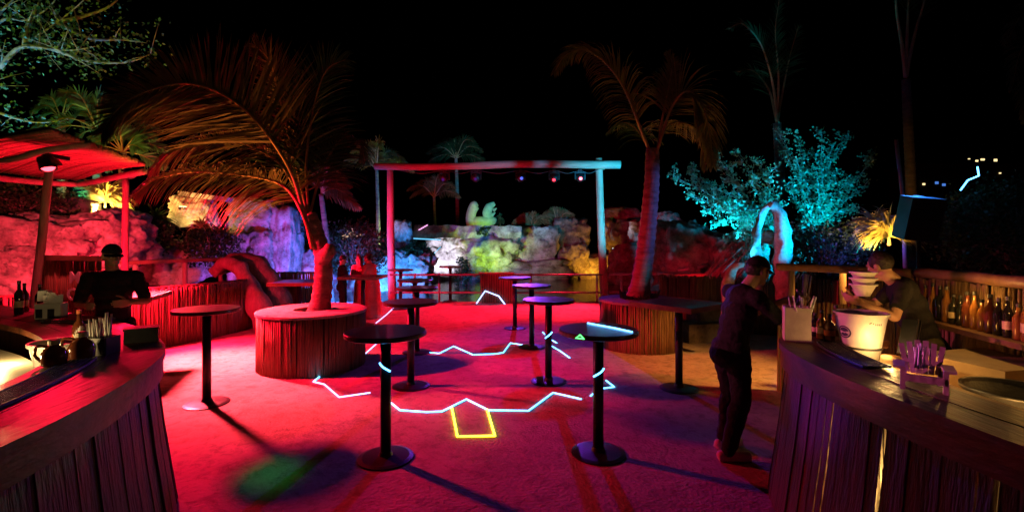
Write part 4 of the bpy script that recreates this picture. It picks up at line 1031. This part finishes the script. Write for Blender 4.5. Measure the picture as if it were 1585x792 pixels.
simple_palm('palm_tree', 'low green feathery palm behind the rocks right of the red post', B, C_, .10, fan_fronds(C_, 8, 1.5, 0, 180), .55, w_=.05, rib=.03)
B = P(512, 400, 14.5); B.z = 0; C_ = P(497, 300, 14.5)
simple_palm('palm_tree', 'short green palm behind the leaning palm trunk', B, C_, .10, fan_fronds(C_, 7, 1.1, -20, 100), .5, w_=.035)
for (px, py, label) in ((822, 352, 'fan of dim fronds on the rocks right of the sculpture'), (862, 345, 'low dim fan plant on the mossy boulder')):
    c = P(px, py, 25.6); t = thing('fan_plant', c, label, 'plant')
    for f_ in fan_fronds(c, 9, 1.1, 10, 170, sag=.3): frond(t, [c] + f_, (0, -.9, .4), .35, 22, material='frondgreen', w_=.06, rib=.03)
# tall palms at right, bark and most fronds darkened to stand for dim light
B = P(1212, 420, 16); B.z = 0; C_ = P(1203, 190, 16)
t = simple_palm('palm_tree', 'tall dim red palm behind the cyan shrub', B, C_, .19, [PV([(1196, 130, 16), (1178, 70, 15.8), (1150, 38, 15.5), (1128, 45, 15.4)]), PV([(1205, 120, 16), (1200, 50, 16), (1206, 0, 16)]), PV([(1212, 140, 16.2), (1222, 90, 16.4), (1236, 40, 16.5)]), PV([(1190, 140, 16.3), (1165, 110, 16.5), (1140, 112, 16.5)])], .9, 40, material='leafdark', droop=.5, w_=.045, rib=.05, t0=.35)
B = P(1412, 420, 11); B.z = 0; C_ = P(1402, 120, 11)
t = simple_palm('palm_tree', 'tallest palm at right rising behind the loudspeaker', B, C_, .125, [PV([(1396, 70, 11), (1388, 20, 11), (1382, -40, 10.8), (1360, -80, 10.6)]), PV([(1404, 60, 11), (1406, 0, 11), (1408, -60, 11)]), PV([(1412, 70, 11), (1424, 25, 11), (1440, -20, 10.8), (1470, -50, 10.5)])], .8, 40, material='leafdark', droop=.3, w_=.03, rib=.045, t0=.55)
B = P(1650, 420, 11); B.z = 0; C_ = P(1640, 60, 11)
simple_palm('palm_tree', 'palm whose dim fronds hang in at the top right corner', B, C_, .13, [PV([(1610, 50, 11), (1580, 80, 10.8), (1566, 140, 10.6)]), PV([(1620, 20, 11), (1585, 20, 10.8), (1555, 70, 10.6)]), PV([(1620, 80, 11), (1595, 120, 10.8), (1585, 190, 10.6)])], .7, 36, droop=1.0, w_=.035)

# leafy shrubs and trees: leaf faces along twigs
def leaf_quads(mb, c, n_, spread, size, up=.3):
    for _ in range(n_):
        p = c + Vector((random.gauss(0, 1), random.gauss(0, 1), random.gauss(0, 1))) * spread
        d = Vector((random.gauss(0, 1), random.gauss(0, 1), random.gauss(up, .8))).normalized(); s_ = size * random.uniform(.6, 1.25)
        e = d.cross(Vector((random.gauss(0, 1), random.gauss(0, 1), random.gauss(0, 1)))).normalized() * s_ * .36; f = d.cross(e).normalized() * s_ * .1
        mb.add([p, p + d * s_ * .5 + e + f, p + d * s_, p + d * s_ * .5 - e + f], [(0, 1, 2), (0, 2, 3)])
def leafy(name, label, cat, base, limbs, lm, leaf_size, per, spread, bark='bark', r0=.06, group=None, step=.11, start=.3):
    t = thing(name, base, label, cat, group); lf = MB(); br = MB()
    for pts in limbs:
        cur = resample(catmull(pts, 8), step); n_ = len(cur)
        if n_ < 3: continue
        br.tube(cur, [r0 * (1 - .85 * i / (n_ - 1)) for i in range(n_)], 6)
        for i in range(n_):
            u = i / (n_ - 1)
            if u < start: continue
            leaf_quads(lf, cur[i], per, spread * (1.15 - .55 * u), leaf_size)
            if random.random() < .35:   # side twig
                d = Vector((random.gauss(0, 1), random.gauss(0, .8), random.gauss(.4, .8))).normalized(); e = cur[i] + d * spread * 3
                br.tube([cur[i], (cur[i] + e) / 2 + Vector((0, 0, .02)), e], [.012, .009, .004], 5)
                for v_ in (.4, .7, 1): leaf_quads(lf, cur[i].lerp(e, v_), max(2, per // 2), spread * .5, leaf_size)
    obj('branches', br, bark, t, True); obj('foliage', lf, lm, t)
    return t
# cyan shrub
lims = []
base1 = Vector((4.9, 12, 0)); base2 = Vector((7.0, 12, 0))
for (px, py, d) in [(1040, 272, 11.3), (1060, 300, 11.2), (1085, 330, 11.1), (1062, 262, 11.6), (1095, 285, 11.5), (1108, 238, 12), (1130, 262, 12), (1120, 312, 11.2), (1150, 330, 11.2), (1138, 232, 12.4), (1160, 280, 11.6), (1172, 248, 12.2), (1100, 350, 11), (1140, 360, 11), (1185, 300, 11.6), (1190, 262, 12)]:
    e = P(px, py, d); b0 = base1 + Vector((random.gauss(0, .2), random.gauss(0, .2), .6)); m_ = P(1180, 352, 11.7) + Vector((random.gauss(0, .2), random.gauss(0, .2), random.gauss(0, .15)))
    lims.append([b0, m_, m_.lerp(e, .55) + Vector((0, 0, .12)), e])
for (px, py, d) in [(1200, 198, 12.4), (1212, 232, 12.2), (1232, 205, 12.2), (1236, 255, 11.8), (1272, 200, 12), (1290, 222, 12), (1262, 250, 11.8), (1312, 208, 12.2), (1296, 262, 12), (1320, 275, 11.9), (1355, 242, 12.2), (1338, 290, 12), (1216, 285, 11.7), (1232, 312, 11.6), (1262, 305, 11.6), (1290, 318, 11.8), (1330, 325, 11.8), (1250, 340, 11.5)]:
    e = P(px, py, d); b0 = base2 + Vector((random.gauss(0, .25), random.gauss(0, .2), .5)); m_ = P(1262 + random.uniform(-20, 20), 355, 12) + Vector((0, random.gauss(0, .2), random.gauss(0, .1)))
    lims.append([b0, m_, m_.lerp(e, .55) + Vector((0, 0, .1)), e])
leafy('leafy_shrub', 'big leafy shrub lit cyan right of the right palm', 'shrub', (5.9, 12, 0), lims, 'leafpale', .08, 12, .085, r0=.035, start=.36)
# top left tree
def Q(l, d0, d1): return [P(px, py, d0 + (d1 - d0) * i / (len(l) - 1)) for i, (px, py) in enumerate(l)]
lims = [Q([(-120, 260), (-40, 160), (0, 105), (38, 70), (88, 35), (128, 2), (150, -30)], 9.5, 9),
        Q([(-60, 110), (0, 34), (40, 32), (75, 12), (100, -20)], 9.2, 9), Q([(0, 105), (30, 74), (80, 76), (110, 78), (150, 72)], 9.2, 8.8),
        Q([(38, 70), (90, 78), (120, 92), (160, 118)], 9.1, 8.8), Q([(38, 72), (42, 40), (58, 10), (66, -20)], 9.1, 9.2), Q([(88, 35), (140, 60), (190, 62), (235, 68)], 9.2, 9.2),
        Q([(80, 76), (140, 95), (200, 96), (240, 80)], 9.3, 9.6), Q([(-40, 160), (20, 182), (60, 190), (100, 186)], 9.5, 9.6), Q([(-60, 180), (-10, 210), (30, 230), (70, 240)], 9.5, 9.4), Q([(-30, 60), (0, 20), (20, 0), (40, -30)], 9, 9), Q([(88, 35), (130, 25), (170, 10), (200, -20)], 9.2, 9.4)]
leafy('broadleaf_tree', 'branchy tree with cyan-lit limbs filling the top left corner', 'tree', (-12, 9.5, 0), lims + [[Vector((-12, 9.5, 0)), Vector((-11.9, 9.5, 2)), Vector((-11.3, 9.5, 3.4))]], 'leaf', .075, 10, .21, r0=.045, step=.13, start=.30)
# fan palms behind the hut
for (px, py, d, label, nf, L) in ((150, 200, 13, 'spiky fan palm lit teal above the hut roof', 15, 1.3), (190, 235, 12.4, 'spiky fan palm lit green behind the hut roof corner', 12, .9), (95, 185, 13.6, 'dim fan palm left above the hut roof', 10, 1.1)):
    c = P(px, py, d); t = thing('fan_palm', Vector((c.x, c.y, 0)), label, 'palm')
    trunk(t, [Vector((c.x, c.y, 0)), Vector((c.x, c.y, c.z * .5)), c], .12, .09, 10)
    for f_ in fan_fronds(c, nf, L, -30, 210, sag=.4): frond(t, [c] + f_, (random.uniform(-.5, .5), -.8, .4), .42, 22, material='leafpale', w_=.045, rib=.02, t0=.35)
# spiky bromeliad-like plants with uplights
def spiky(px, py, d, L, n_, label, material='leafpale', w_=.05, name='spiky_plant', a0=-15, a1=195):
    c = P(px, py, d); t = thing(name, c - Vector((0, 0, .1)), label, 'plant'); mb = MB()
    for k in range(n_):
        an = R(random.uniform(a0, a1)); d0 = Vector((math.cos(an), random.uniform(-.8, .5), math.sin(an) * .9 + .15)).normalized(); q = c.copy(); dd = d0.copy(); l_ = L * random.uniform(.7, 1.1)
        sd = d0.cross(Vector((0, -1, .2))).normalized(); vs = []
        for j in range(6):
            ww = w_ * (.8, 1, .9, .7, .45, .04)[j]; vs += [q - sd * ww / 2, q + sd * ww / 2]
            dd = (dd + Vector((0, 0, -.16 * j))).normalized(); q = q + dd * l_ / 5
        mb.add(vs, [(2 * j, 2 * j + 1, 2 * j + 3, 2 * j + 2) for j in range(5)])
    obj('leaves', mb, material, t); obj('core', MB().tube([c - Vector((0, 0, .15)), c], [.03, .02], 8), 'bark', t)
    return t
spiky(163, 312, 12, .80, 170, 'glowing yellow spiky plant under the hut roof edge', 'leafgold')
spiky(312, 352, 12.4, .4, 60, 'amber-lit leafy tuft below the lamp niche', 'leafgold')
spiky(240, 345, 12.2, .7, 60, 'dark spiky plant left of the lamp niche', 'leafdark', .06)
spiky(548, 365, 18, .62, 70, 'pink-lit spiky plant left of the red gate post', w_=.07)
spiky(1376, 366, 8.0, .60, 260, 'golden glowing spiky plant under the loudspeaker', 'leafgold', w_=.03)
spiky(1352, 350, 8.3, .46, 160, 'upper golden tuft left of the loudspeaker', 'leafgold', w_=.03)
# ochre stone roof edge over the niche
mb = MB(); a = P(285, 300, 12.8); b_ = P(352, 309, 12.8); mb.box((a + b_) / 2, ((b_ - a).length, .5, .12), M=Matrix.Rotation(math.atan2(-(b_.z - a.z), b_.x - a.x), 3, 'Y'))
tag(obj('stone_lintel', mb, 'limestone'), 'warm-lit stone lintel above the lamp niche', 'stone')
ul = thing('uplight', P(283, 322, 12.7), 'small glowing uplight in the amber rock niche', 'spotlight'); q = P(283, 322, 12.6)
mat('lens_warm', (1, .8, .4), emit=((1, .72, .3), 12), bump=0)
obj('housing', MB().lathe([(.09, -.05), (.11, .03)], q, 14), 'blackmetal', ul); obj('lens', MB().lathe([(.10, .031), (.08, .04)], q, 14), 'lens_warm', ul)
# bushes
def bush(label, c, rad, n_, size, material='leafdark', name='bush'):
    c = Vector(c); t = thing(name, Vector((c.x, c.y, max(0, c.z - rad[2]))), label, 'bush'); mb = MB(); br = MB()
    for k in range(n_ // 12):
        d = Vector((random.gauss(0, 1), random.gauss(0, 1), random.gauss(.2, 1))).normalized(); rr = random.uniform(.55, 1) ** .6
        rr *= 1 + .25 * noise.noise(d * 2.2 + c)
        p = c + Vector((d.x * rad[0], d.y * rad[1], d.z * rad[2])) * rr
        leaf_quads(mb, p, 12, .09 * max(rad), size)
        if k % 10 == 0: br.tube([c - Vector((0, 0, rad[2] * .9)), c.lerp(p, .5), p], [.025, .015, .005], 5)
    obj('foliage', mb, material, t); obj('stems', br, 'bark', t)
    return t
def pbush(label, x0, y0, x1, y1, d, dep, n_, size, material='leafdark'):
    a = P(x0, y1, d); b_ = P(x1, y0, d); return bush(label, (a + b_) / 2, ((b_.x - a.x) / 2, dep, (b_.z - a.z) / 2), n_, size, material)
pbush('red-lit hedge above the long slab boulder at far left', -60, 286, 105, 345, 10.4, .9, 4200, .07)
pbush('dark bush between the lamp niche and the purple wall', 282, 350, 368, 412, 12.6, .6, 2400, .08)
pbush('dark bush below the spiky plant left of the lamp niche', 196, 340, 262, 400, 11.8, .6, 1800, .08)
pbush('blue-lit bush between the purple wall and the leaning palm', 425, 325, 478, 400, 15.6, .8, 2200, .09)
pbush('dark green bush right of the leaning palm trunk', 492, 345, 600, 425, 16, 1.2, 5000, .09)
pbush('creeping dark shrub on the blue rocks right of the red post', 616, 376, 668, 425, 20.5, .9, 3200, .10)
pbush('dark reddish bush filling the far right behind the back bar', 1475, 282, 1680, 440, 7.2, .9, 9000, .06)
pbush('blue-lit sprig bush left of the golden plant', 1312, 340, 1352, 388, 8.8, .4, 1200, .06)
pbush('dark hedge below the cyan shrub behind the bar rail', 1215, 350, 1350, 430, 9.5, .7, 4200, .07)
pbush('low dark plant at the waterline under the white limestone face', 704, 398, 728, 452, 21.5, .4, 900, .10)
pbush('small tuft on the ledge right of the sculpture', 768, 332, 780, 352, 24.3, .3, 300, .10)
pbush('small bush at the foot of the sculpture', 738, 352, 764, 366, 23.1, .25, 500, .08)

# far house with lit windows
fh = thing('far_house', (78, 80, 0), 'distant dark house with a few lit windows at right', 'house')
obj('wall', MB().box((78, 82, 7), (22, 6, 14)), 'soil', fh); obj('roof', MB().box((78, 82, 14.3), (23, 7, .5)), 'soil', fh)
for px, py, wd, ht, m_ in ((1500, 246, 3, 1.5, 'window_glow'), (1512, 249, 4, 3, 'window_glow'), (1521, 247, 6, 3, 'window_glow'), (1541, 248, 5, 4, 'window_glow'), (1450, 283, 5, 4, 'window_blue'), (1461, 286, 5, 4, 'window_blue'), (1430, 285, 4, 3, 'window_glow'), (1548, 268, 3, 2, 'window_glow')):
    q = P(px, py, 78.9); obj('window', MB().box(q, (wd * .1, .1, ht * .1)), m_, fh)

# ------------------------------------------------------------------ people
def remeshed(name, mb, voxel, material, parent, smooth=5, wrinkle=0, factor=.5):
    me = bpy.data.meshes.new(name + '_tmp'); me.from_pydata([tuple(v) for v in mb.v], [], mb.f); me.update()
    bm = bmesh.new(); bm.from_mesh(me); bmesh.ops.recalc_face_normals(bm, faces=bm.faces); bm.to_mesh(me); bm.free()
    ts = bpy.data.scenes.new('workshop'); to = bpy.data.objects.new(name + '_tmp', me); ts.collection.objects.link(to)
    r_ = to.modifiers.new('r', 'REMESH'); r_.mode = 'VOXEL'; r_.voxel_size = voxel
    s_ = to.modifiers.new('s', 'SMOOTH'); s_.iterations = smooth; s_.factor = factor
    with bpy.context.temp_override(scene=ts, view_layer=ts.view_layers[0]): dg = bpy.context.evaluated_depsgraph_get()
    m2 = bpy.data.meshes.new_from_object(to.evaluated_get(dg))
    bpy.data.objects.remove(to); bpy.data.scenes.remove(ts)
    org = wloc(parent)
    cs = [v.co.copy() for v in m2.vertices]; ns = [v.normal.copy() for v in m2.vertices] if wrinkle else None; flatc = []
    for i, p in enumerate(cs):
        if wrinkle: p = p + ns[i] * (noise.noise(Vector((p.x * 7, p.y * 7, p.z * 16))) + .5 * noise.noise(p * 24)) * wrinkle
        p = p - org; flatc += [p.x, p.y, p.z]
    m2.vertices.foreach_set('co', flatc); m2.update()
    m2.polygons.foreach_set('use_smooth', [True] * len(m2.polygons))
    m2.materials.clear(); m2.materials.append(MATS[material]); m2.name = name
    o = bpy.data.objects.new(name, m2); col.objects.link(o); o.parent = parent
    return o
def hand(mb, wrist, d, palm_n, curl=.5, s=1.0, thumb=1):
    """palm plus five tapering fingers; d points along the hand, palm_n out of the palm, thumb=+-1 picks its side"""
    d = Vector(d).normalized(); n_ = Vector(palm_n); n_ = (n_ - d * n_.dot(d)).normalized(); sd = d.cross(n_).normalized() * thumb
    w0 = Vector(wrist)
    for k in (-1, -.33, .33, 1):
        mb.capsule(w0 + sd * k * .022 * s, .017 * s, w0 + d * .085 * s + sd * k * .032 * s, .0135 * s, 8)
    for k, L in ((1, .068), (.33, .078), (-.33, .072), (-1, .056)):
        p = w0 + d * .09 * s + sd * k * .031 * s; dd = d.copy(); ax = sd
        for j, f in enumerate((.45, .32, .23)):
            dd = (dd * math.cos(curl * (.7 + .3 * j)) + n_ * math.sin(curl * (.7 + .3 * j))).normalized()
            # keep turning towards the palm
            q = p + dd * L * f * s; mb.capsule(p, (.0098 - .001 * j) * s, q, (.0090 - .001 * j) * s, 8); p = q
            tmp = (n_ - dd * n_.dot(dd)); 
            if tmp.length > 1e-3: n_loc = tmp.normalized()
    p = w0 + d * .025 * s + sd * .028 * s; dd = (d * .6 + sd * .75 + n_ * .25).normalized()
    for j, L in enumerate((.042, .032, .026)):
        q = p + dd * L * s; mb.capsule(p, (.0135 - .0018 * j) * s, q, (.0118 - .0018 * j) * s, 8); p = q
        dd = (dd * .8 + d * .25 + n_ * curl * .5 - sd * .15).normalized()
def person(label, loc, yaw, J, hd, cloth, voxel=.0075, cap=None, hair=None, group=None, hands=None, shoes=None, dress=False, s=1.0, sleeve=.85):
    """J: joints in a local frame (x right, y forward, z up, metres from the feet); hd: head yaw, pitch relative to body"""
    t = thing('person', loc, label, 'person', group); L0 = Vector(loc); M = Matrix.Rotation(yaw, 3, 'Z')
    W = lambda p: L0 + M @ (Vector(p) * s)
    j = {k: W(v) for k, v in J.items()}
    fw = M @ Vector((0, 1, 0)); rt = M @ Vector((1, 0, 0)); up = Vector((0, 0, 1))
    HM = M @ Matrix.Rotation(hd[0], 3, 'Z') @ Matrix.Rotation(hd[1], 3, 'X')
    H = lambda x, y, z: j['head'] + HM @ (Vector((x, y, z)) * s)
    body = MB(); mid = (j['shl'] + j['shr']) / 2; hip = (j['hpl'] + j['hpr']) / 2
    tw = Matrix(((rt.x, fw.x, 0), (rt.y, fw.y, 0), (0, 0, 1)))
    # head with face
    body.ball(H(0, -.008, .02), (.075 * s, .095 * s, .105 * s), HM, 18, 14); body.ball(H(0, .028, -.055), (.056 * s, .066 * s, .068 * s), HM, 14, 10)
    body.capsule(H(0, .088, .005), .011 * s, H(0, .108, -.032), .015 * s, 8); body.ball(H(0, .092, -.034), (.02 * s, .014 * s, .010 * s), HM, 10, 6)
    body.ball(H(0, .083, .034), (.05 * s, .016 * s, .012 * s), HM, 12, 6); body.capsule(H(-.02, .086, -.065), .009 * s, H(.02, .086, -.065), .009 * s, 8); body.ball(H(0, .078, -.098), (.026 * s, .022 * s, .02 * s), HM)
    for q in (-1, 1):
        body.ball(H(q * .078, -.012, -.01), (.012 * s, .024 * s, .034 * s), HM, 10, 8); body.ball(H(q * .04, .07, -.025), (.022 * s, .02 * s, .018 * s), HM, 10, 8)
    body.capsule(H(0, -.02, -.07), .056 * s, mid + up * .01 * s, .064 * s, 14)
    # trunk
    def torso(mb, e):
        for k, (rx, ry) in enumerate(((.155, .105), (.165, .12), (.15, .115), (.14, .11), (.155, .12))):
            p = mid.lerp(hip, .08 + .23 * k); mb.ball(p, ((rx + e) * s, (ry + e) * s, (.12 + e) * s), tw, 16, 10)
        mb.capsule(j['shl'], (.058 + e) * s, j['shr'], (.058 + e) * s, 12); mb.capsule(mid - up * .02, (.085 + e) * s, hip, (.105 + e) * s, 14)
    torso(body, 0)
    def pelvis(mb, e):
        mb.ball(hip, ((.165 + e) * s, (.125 + e) * s, (.11 + e) * s), tw, 16, 10); mb.ball(hip - fw * .05 * s - up * .05 * s, ((.15 + e) * s, (.10 + e) * s, (.10 + e) * s), tw, 14, 10)
    pelvis(body, 0)
    def legs(mb, e, e2=None):
        e2 = e if e2 is None else e2
        for a in 'lr':
            mb.capsule(j['hp' + a], (.085 + e) * s, j['kn' + a], (.056 + e2) * s, 12); mb.capsule(j['kn' + a], (.056 + e2) * s, j['an' + a], (.038 + e2) * s, 12)
            mb.ball(j['kn' + a].lerp(j['an' + a], .28) - fw * .015 * s, ((.05 + e2) * s, (.055 + e2) * s, (.11 + e2) * s), tw, 12, 8)
    legs(body, 0)
    for a in 'lr':
        f = (j['to' + a] - j['an' + a]); f.z = 0; f.normalize(); ank = j['an' + a]; base = Vector((ank.x, ank.y, L0.z + .035 * s))
        body.capsule(base - f * .04 * s, .034 * s, base + f * .15 * s, .028 * s, 10); body.capsule(ank, .036 * s, base, .036 * s, 10)
        body.capsule(j['sh' + a], .052 * s, j['el' + a], .040 * s, 12); body.capsule(j['el' + a], .040 * s, j['wr' + a], .027 * s, 12)
        hd_ = (hands or {}).get(a)
        if hd_: hand(body, j['wr' + a], M @ Vector(hd_[0]), M @ Vector(hd_[1]), hd_[2], s, hd_[3])
        else: hand(body, j['wr' + a], j['wr' + a] - j['el' + a], -rt if a == 'r' else rt, .4, s, 1 if a == 'r' else -1)
    bo = remeshed('body', body, voxel * s, 'skin', t, 3)
    for q in (-1, 1): obj('eye', MB().ball(H(q * .032, .077, .002), .0115 * s, u=10, v_=8), 'whiteplastic', t, True)
    # clothes
    sh = MB(); torso(sh, .016)
    for a in 'lr': sh.capsule(j['sh' + a], .072 * s, j['sh' + a].lerp(j['el' + a], sleeve), .062 * s, 12)
    sh.ball(hip + up * .02 * s, (.178 * s, .14 * s, .10 * s), tw, 16, 10); sh.capsule(mid + up * .03 * s, .074 * s, mid, .085 * s)
    remeshed('shirt', sh, .011 * s, cloth[0], t, 4, .007)
    pn = MB()
    if dress:
        pelvis(pn, .02)
        an = (j['anl'] + j['anr']) / 2
        pn.capsule(hip, .19 * s, hip.lerp(Vector((an.x, an.y, L0.z)), .9), .24 * s, 16)
    else:
        pelvis(pn, .018); legs(pn, .02, .026)
    remeshed('skirt' if dress else 'trousers', pn, .012 * s, cloth[1], t, 4, .009)
    for a in 'lr':
        f = (j['to' + a] - j['an' + a]); f.z = 0; f.normalize(); ank = j['an' + a]; base = Vector((ank.x, ank.y, L0.z + .045 * s)); m_ = MB()
        m_.capsule(base - f * .055 * s, .042 * s, base + f * .16 * s, .038 * s, 12); m_.capsule(base + up * .03 * s, .045 * s, base + f * .06 * s, .046 * s, 12); m_.box(base + f * .05 * s - up * .03 * s, (.08 * s, .27 * s, .026 * s), math.atan2(f.y, f.x) - math.pi / 2)
        remeshed('shoe', m_, .008 * s, shoes or 'blackcloth', t, 3)
    if cap:
        m_ = MB()
        ring = 20; vs = []; fs = []
        for i, th in enumerate((0, .3, .6, .9, 1.2, 1.45, 1.57)):
            for k in range(ring):
                ph = 2 * math.pi * k / ring
                vs.append(H(.088 * math.sin(th) * math.cos(ph), -.006 + .106 * math.sin(th) * math.sin(ph), .035 + .098 * math.cos(th)))
        for i in range(6):
            for k in range(ring): k2 = (k + 1) % ring; fs.append((i * ring + k, (i + 1) * ring + k, (i + 1) * ring + k2, i * ring + k2))
        m_.add(vs, fs); co = obj('cap', m_, cap, t, True)
        m_ = MB(); vs = []
        sign = -1 if cap == 'blackcloth' and label.startswith('#') else 1
        for k in range(11):
            ph = R(20 + 140 * k / 10)
            for rr, dz in ((1.0, .036), (1.62, .018)):
                vs.append(H(.088 * math.cos(ph) * (1 if rr == 1 else 1.05), -.006 + .106 * math.sin(ph) * rr, dz - (.012 * abs(math.cos(ph)))))
        n_ = len(vs); vs += [v + HM @ Vector((0, 0, -.006)) for v in vs]
        fs = [(2 * i, 2 * i + 1, 2 * i + 3, 2 * i + 2) for i in range(10)] + [(n_ + 2 * i + 2, n_ + 2 * i + 3, n_ + 2 * i + 1, n_ + 2 * i) for i in range(10)] + [(2 * i + 1, n_ + 2 * i + 1, n_ + 2 * i + 3, 2 * i + 3) for i in range(10)]
        m_.add(vs, fs); obj('brim', m_, cap, co)
    if hair:
        m_ = MB(); m_.ball(H(0, -.034, .0) if cap else H(0, -.022, .034), (.08 * s, .082 * s, .07 * s) if cap else (.085 * s, .098 * s, .105 * s), HM, 16, 12)
        if hair == 'long':
            m_.capsule(H(0, -.07, -.02), .075 * s, H(0, -.09, -.2), .06 * s)
        elif hair == 'bun': m_.ball(H(0, -.10, .09), .05 * s)
        remeshed('hair', m_, .008 * s, 'hair', t, 2, .005)
    return t
def stand(**k):
    J = dict(head=(0, .03, 1.64), shl=(-.18, 0, 1.42), shr=(.18, 0, 1.42), hpl=(-.09, 0, .93), hpr=(.09, 0, .93), knl=(-.11, .03, .50), knr=(.11, .03, .50), anl=(-.12, -.02, .09), anr=(.12, -.02, .09), tol=(-.14, .2, .03), tor=(.14, .2, .03),
             ell=(-.24, .0, 1.13), elr=(.24, .0, 1.13), wrl=(-.22, .2, 1.0), wrr=(.22, .2, 1.0)); J.update(k); return J
# man at the right bar: facing +x (right in view), bent slightly forward, both hands on the straw box
person('man in black cap, shirt and trousers reaching over the far end of the right bar', (1.90, 4.18, 0), R(-82),
       stand(head=(0, .27, 1.60), shl=(-.18, .12, 1.40), shr=(.18, .14, 1.38), hpl=(-.09, .0, .92), hpr=(.09, .02, .92), knl=(-.10, .08, .49), knr=(.10, .05, .49), anl=(-.13, .03, .09), anr=(.11, -.08, .09), tol=(-.16, .24, .03), tor=(.15, .12, .03),
             ell=(-.22, .36, 1.18), elr=(.25, .35, 1.16), wrl=(-.08, .58, 1.32), wrr=(.14, .58, 1.34)),
       (.1, -.28), ('blackcloth', 'blackcloth'), cap='blackcloth', hair='short', shoes='shoe',
       hands={'l': ((.5, .8, .1), (.6, -.2, -.6), .75, -1), 'r': ((-.25, .75, .5), (-.9, .2, -.1), .8, 1)}, sleeve=.72)
# bartender at right: turned left (towards -x), seen from the side and back
person('bartender in black shirt and olive trousers lifting bowls behind the right bar', (3.6, 4.2, 0), R(60),
       stand(head=(-.04, .30, 1.63), shl=(-.19, .16, 1.45), shr=(.19, .13, 1.44), hpl=(-.10, -.04, .94), hpr=(.10, -.04, .94), knl=(-.11, .0, .5), knr=(.11, .04, .5),
             ell=(-.34, .24, 1.22), elr=(.20, .32, 1.26), wrl=(-.36, .47, 1.33), wrr=(-.06, .48, 1.33)),
       (-.6, -.35), ('blackcloth', 'olivecloth'), hair='short', hands={'l': ((.2, .85, .25), (.7, .1, .5), .6, -1), 'r': ((-.4, .85, .2), (-.6, .1, .6), .6, 1)}, sleeve=.62)
# man with cap behind the left bar
person('man in black cap and black shirt standing behind the left bar', (-4.32, 5.18, 0), R(206),
       stand(head=(0, .04, 1.70), shl=(-.20, 0, 1.47), shr=(.20, 0, 1.47), hpl=(-.10, 0, .95), hpr=(.10, 0, .95), ell=(-.30, .04, 1.20), elr=(.29, .02, 1.20), wrl=(-.18, .24, 1.21), wrr=(.16, .25, 1.20)),
       (.55, -.12), ('blackcloth', 'blackcloth'), cap='blackcloth', hair='short', sleeve=.8)
# small group beyond the left palm
person('person in dark clothes at the far table right of the leaning palm', (-4.05, 11.4, 0), R(-60), stand(wrl=(-.12, .3, 1.12), wrr=(.16, .3, 1.12), ell=(-.22, .1, 1.14), elr=(.22, .1, 1.14)), (0, -.3), ('blackcloth', 'blackcloth'), hair='short', voxel=.014, s=.86, group='people at the far left table')
person('woman in red-lit dress with dark hair nearest the leaning palm', (-3.72, 11.8, 0), R(40), stand(head=(0, .16, 1.58), shl=(-.16, .08, 1.38), shr=(.16, .08, 1.38), wrl=(-.15, .36, 1.12), wrr=(.15, .36, 1.12), ell=(-.2, .18, 1.12), elr=(.2, .18, 1.12)), (0, -.3), ('redcloth', 'redcloth'), hair='long', dress=True, voxel=.014, s=.88, group='people at the far left table')
person('person in red-lit long dress nearest the red gate post', (-3.38, 11.6, 0), R(70), stand(head=(0, .16, 1.58), shl=(-.16, .08, 1.38), shr=(.16, .08, 1.38), wrl=(-.15, .36, 1.14), wrr=(.15, .36, 1.1), ell=(-.2, .18, 1.12), elr=(.2, .18, 1.12)), (.2, -.3), ('redcloth', 'redcloth'), hair='bun', dress=True, voxel=.014, s=.9, group='people at the far left table')

# straws held up by the man at the right bar
sb_ = thing('straw_bundle', (2.53, 4.13, 1.33), 'bundle of pale straws held up by the man at the right bar', 'straws')
for k in range(9):
    a = Vector((2.53 + random.gauss(0, .010), 4.13 + random.gauss(0, .010), 1.33)); obj('straw', MB().tube([a, a + Vector((random.gauss(.02, .012), random.gauss(0, .012), .24 * random.uniform(.9, 1.05)))], .0055, 6), 'paper', sb_, True)
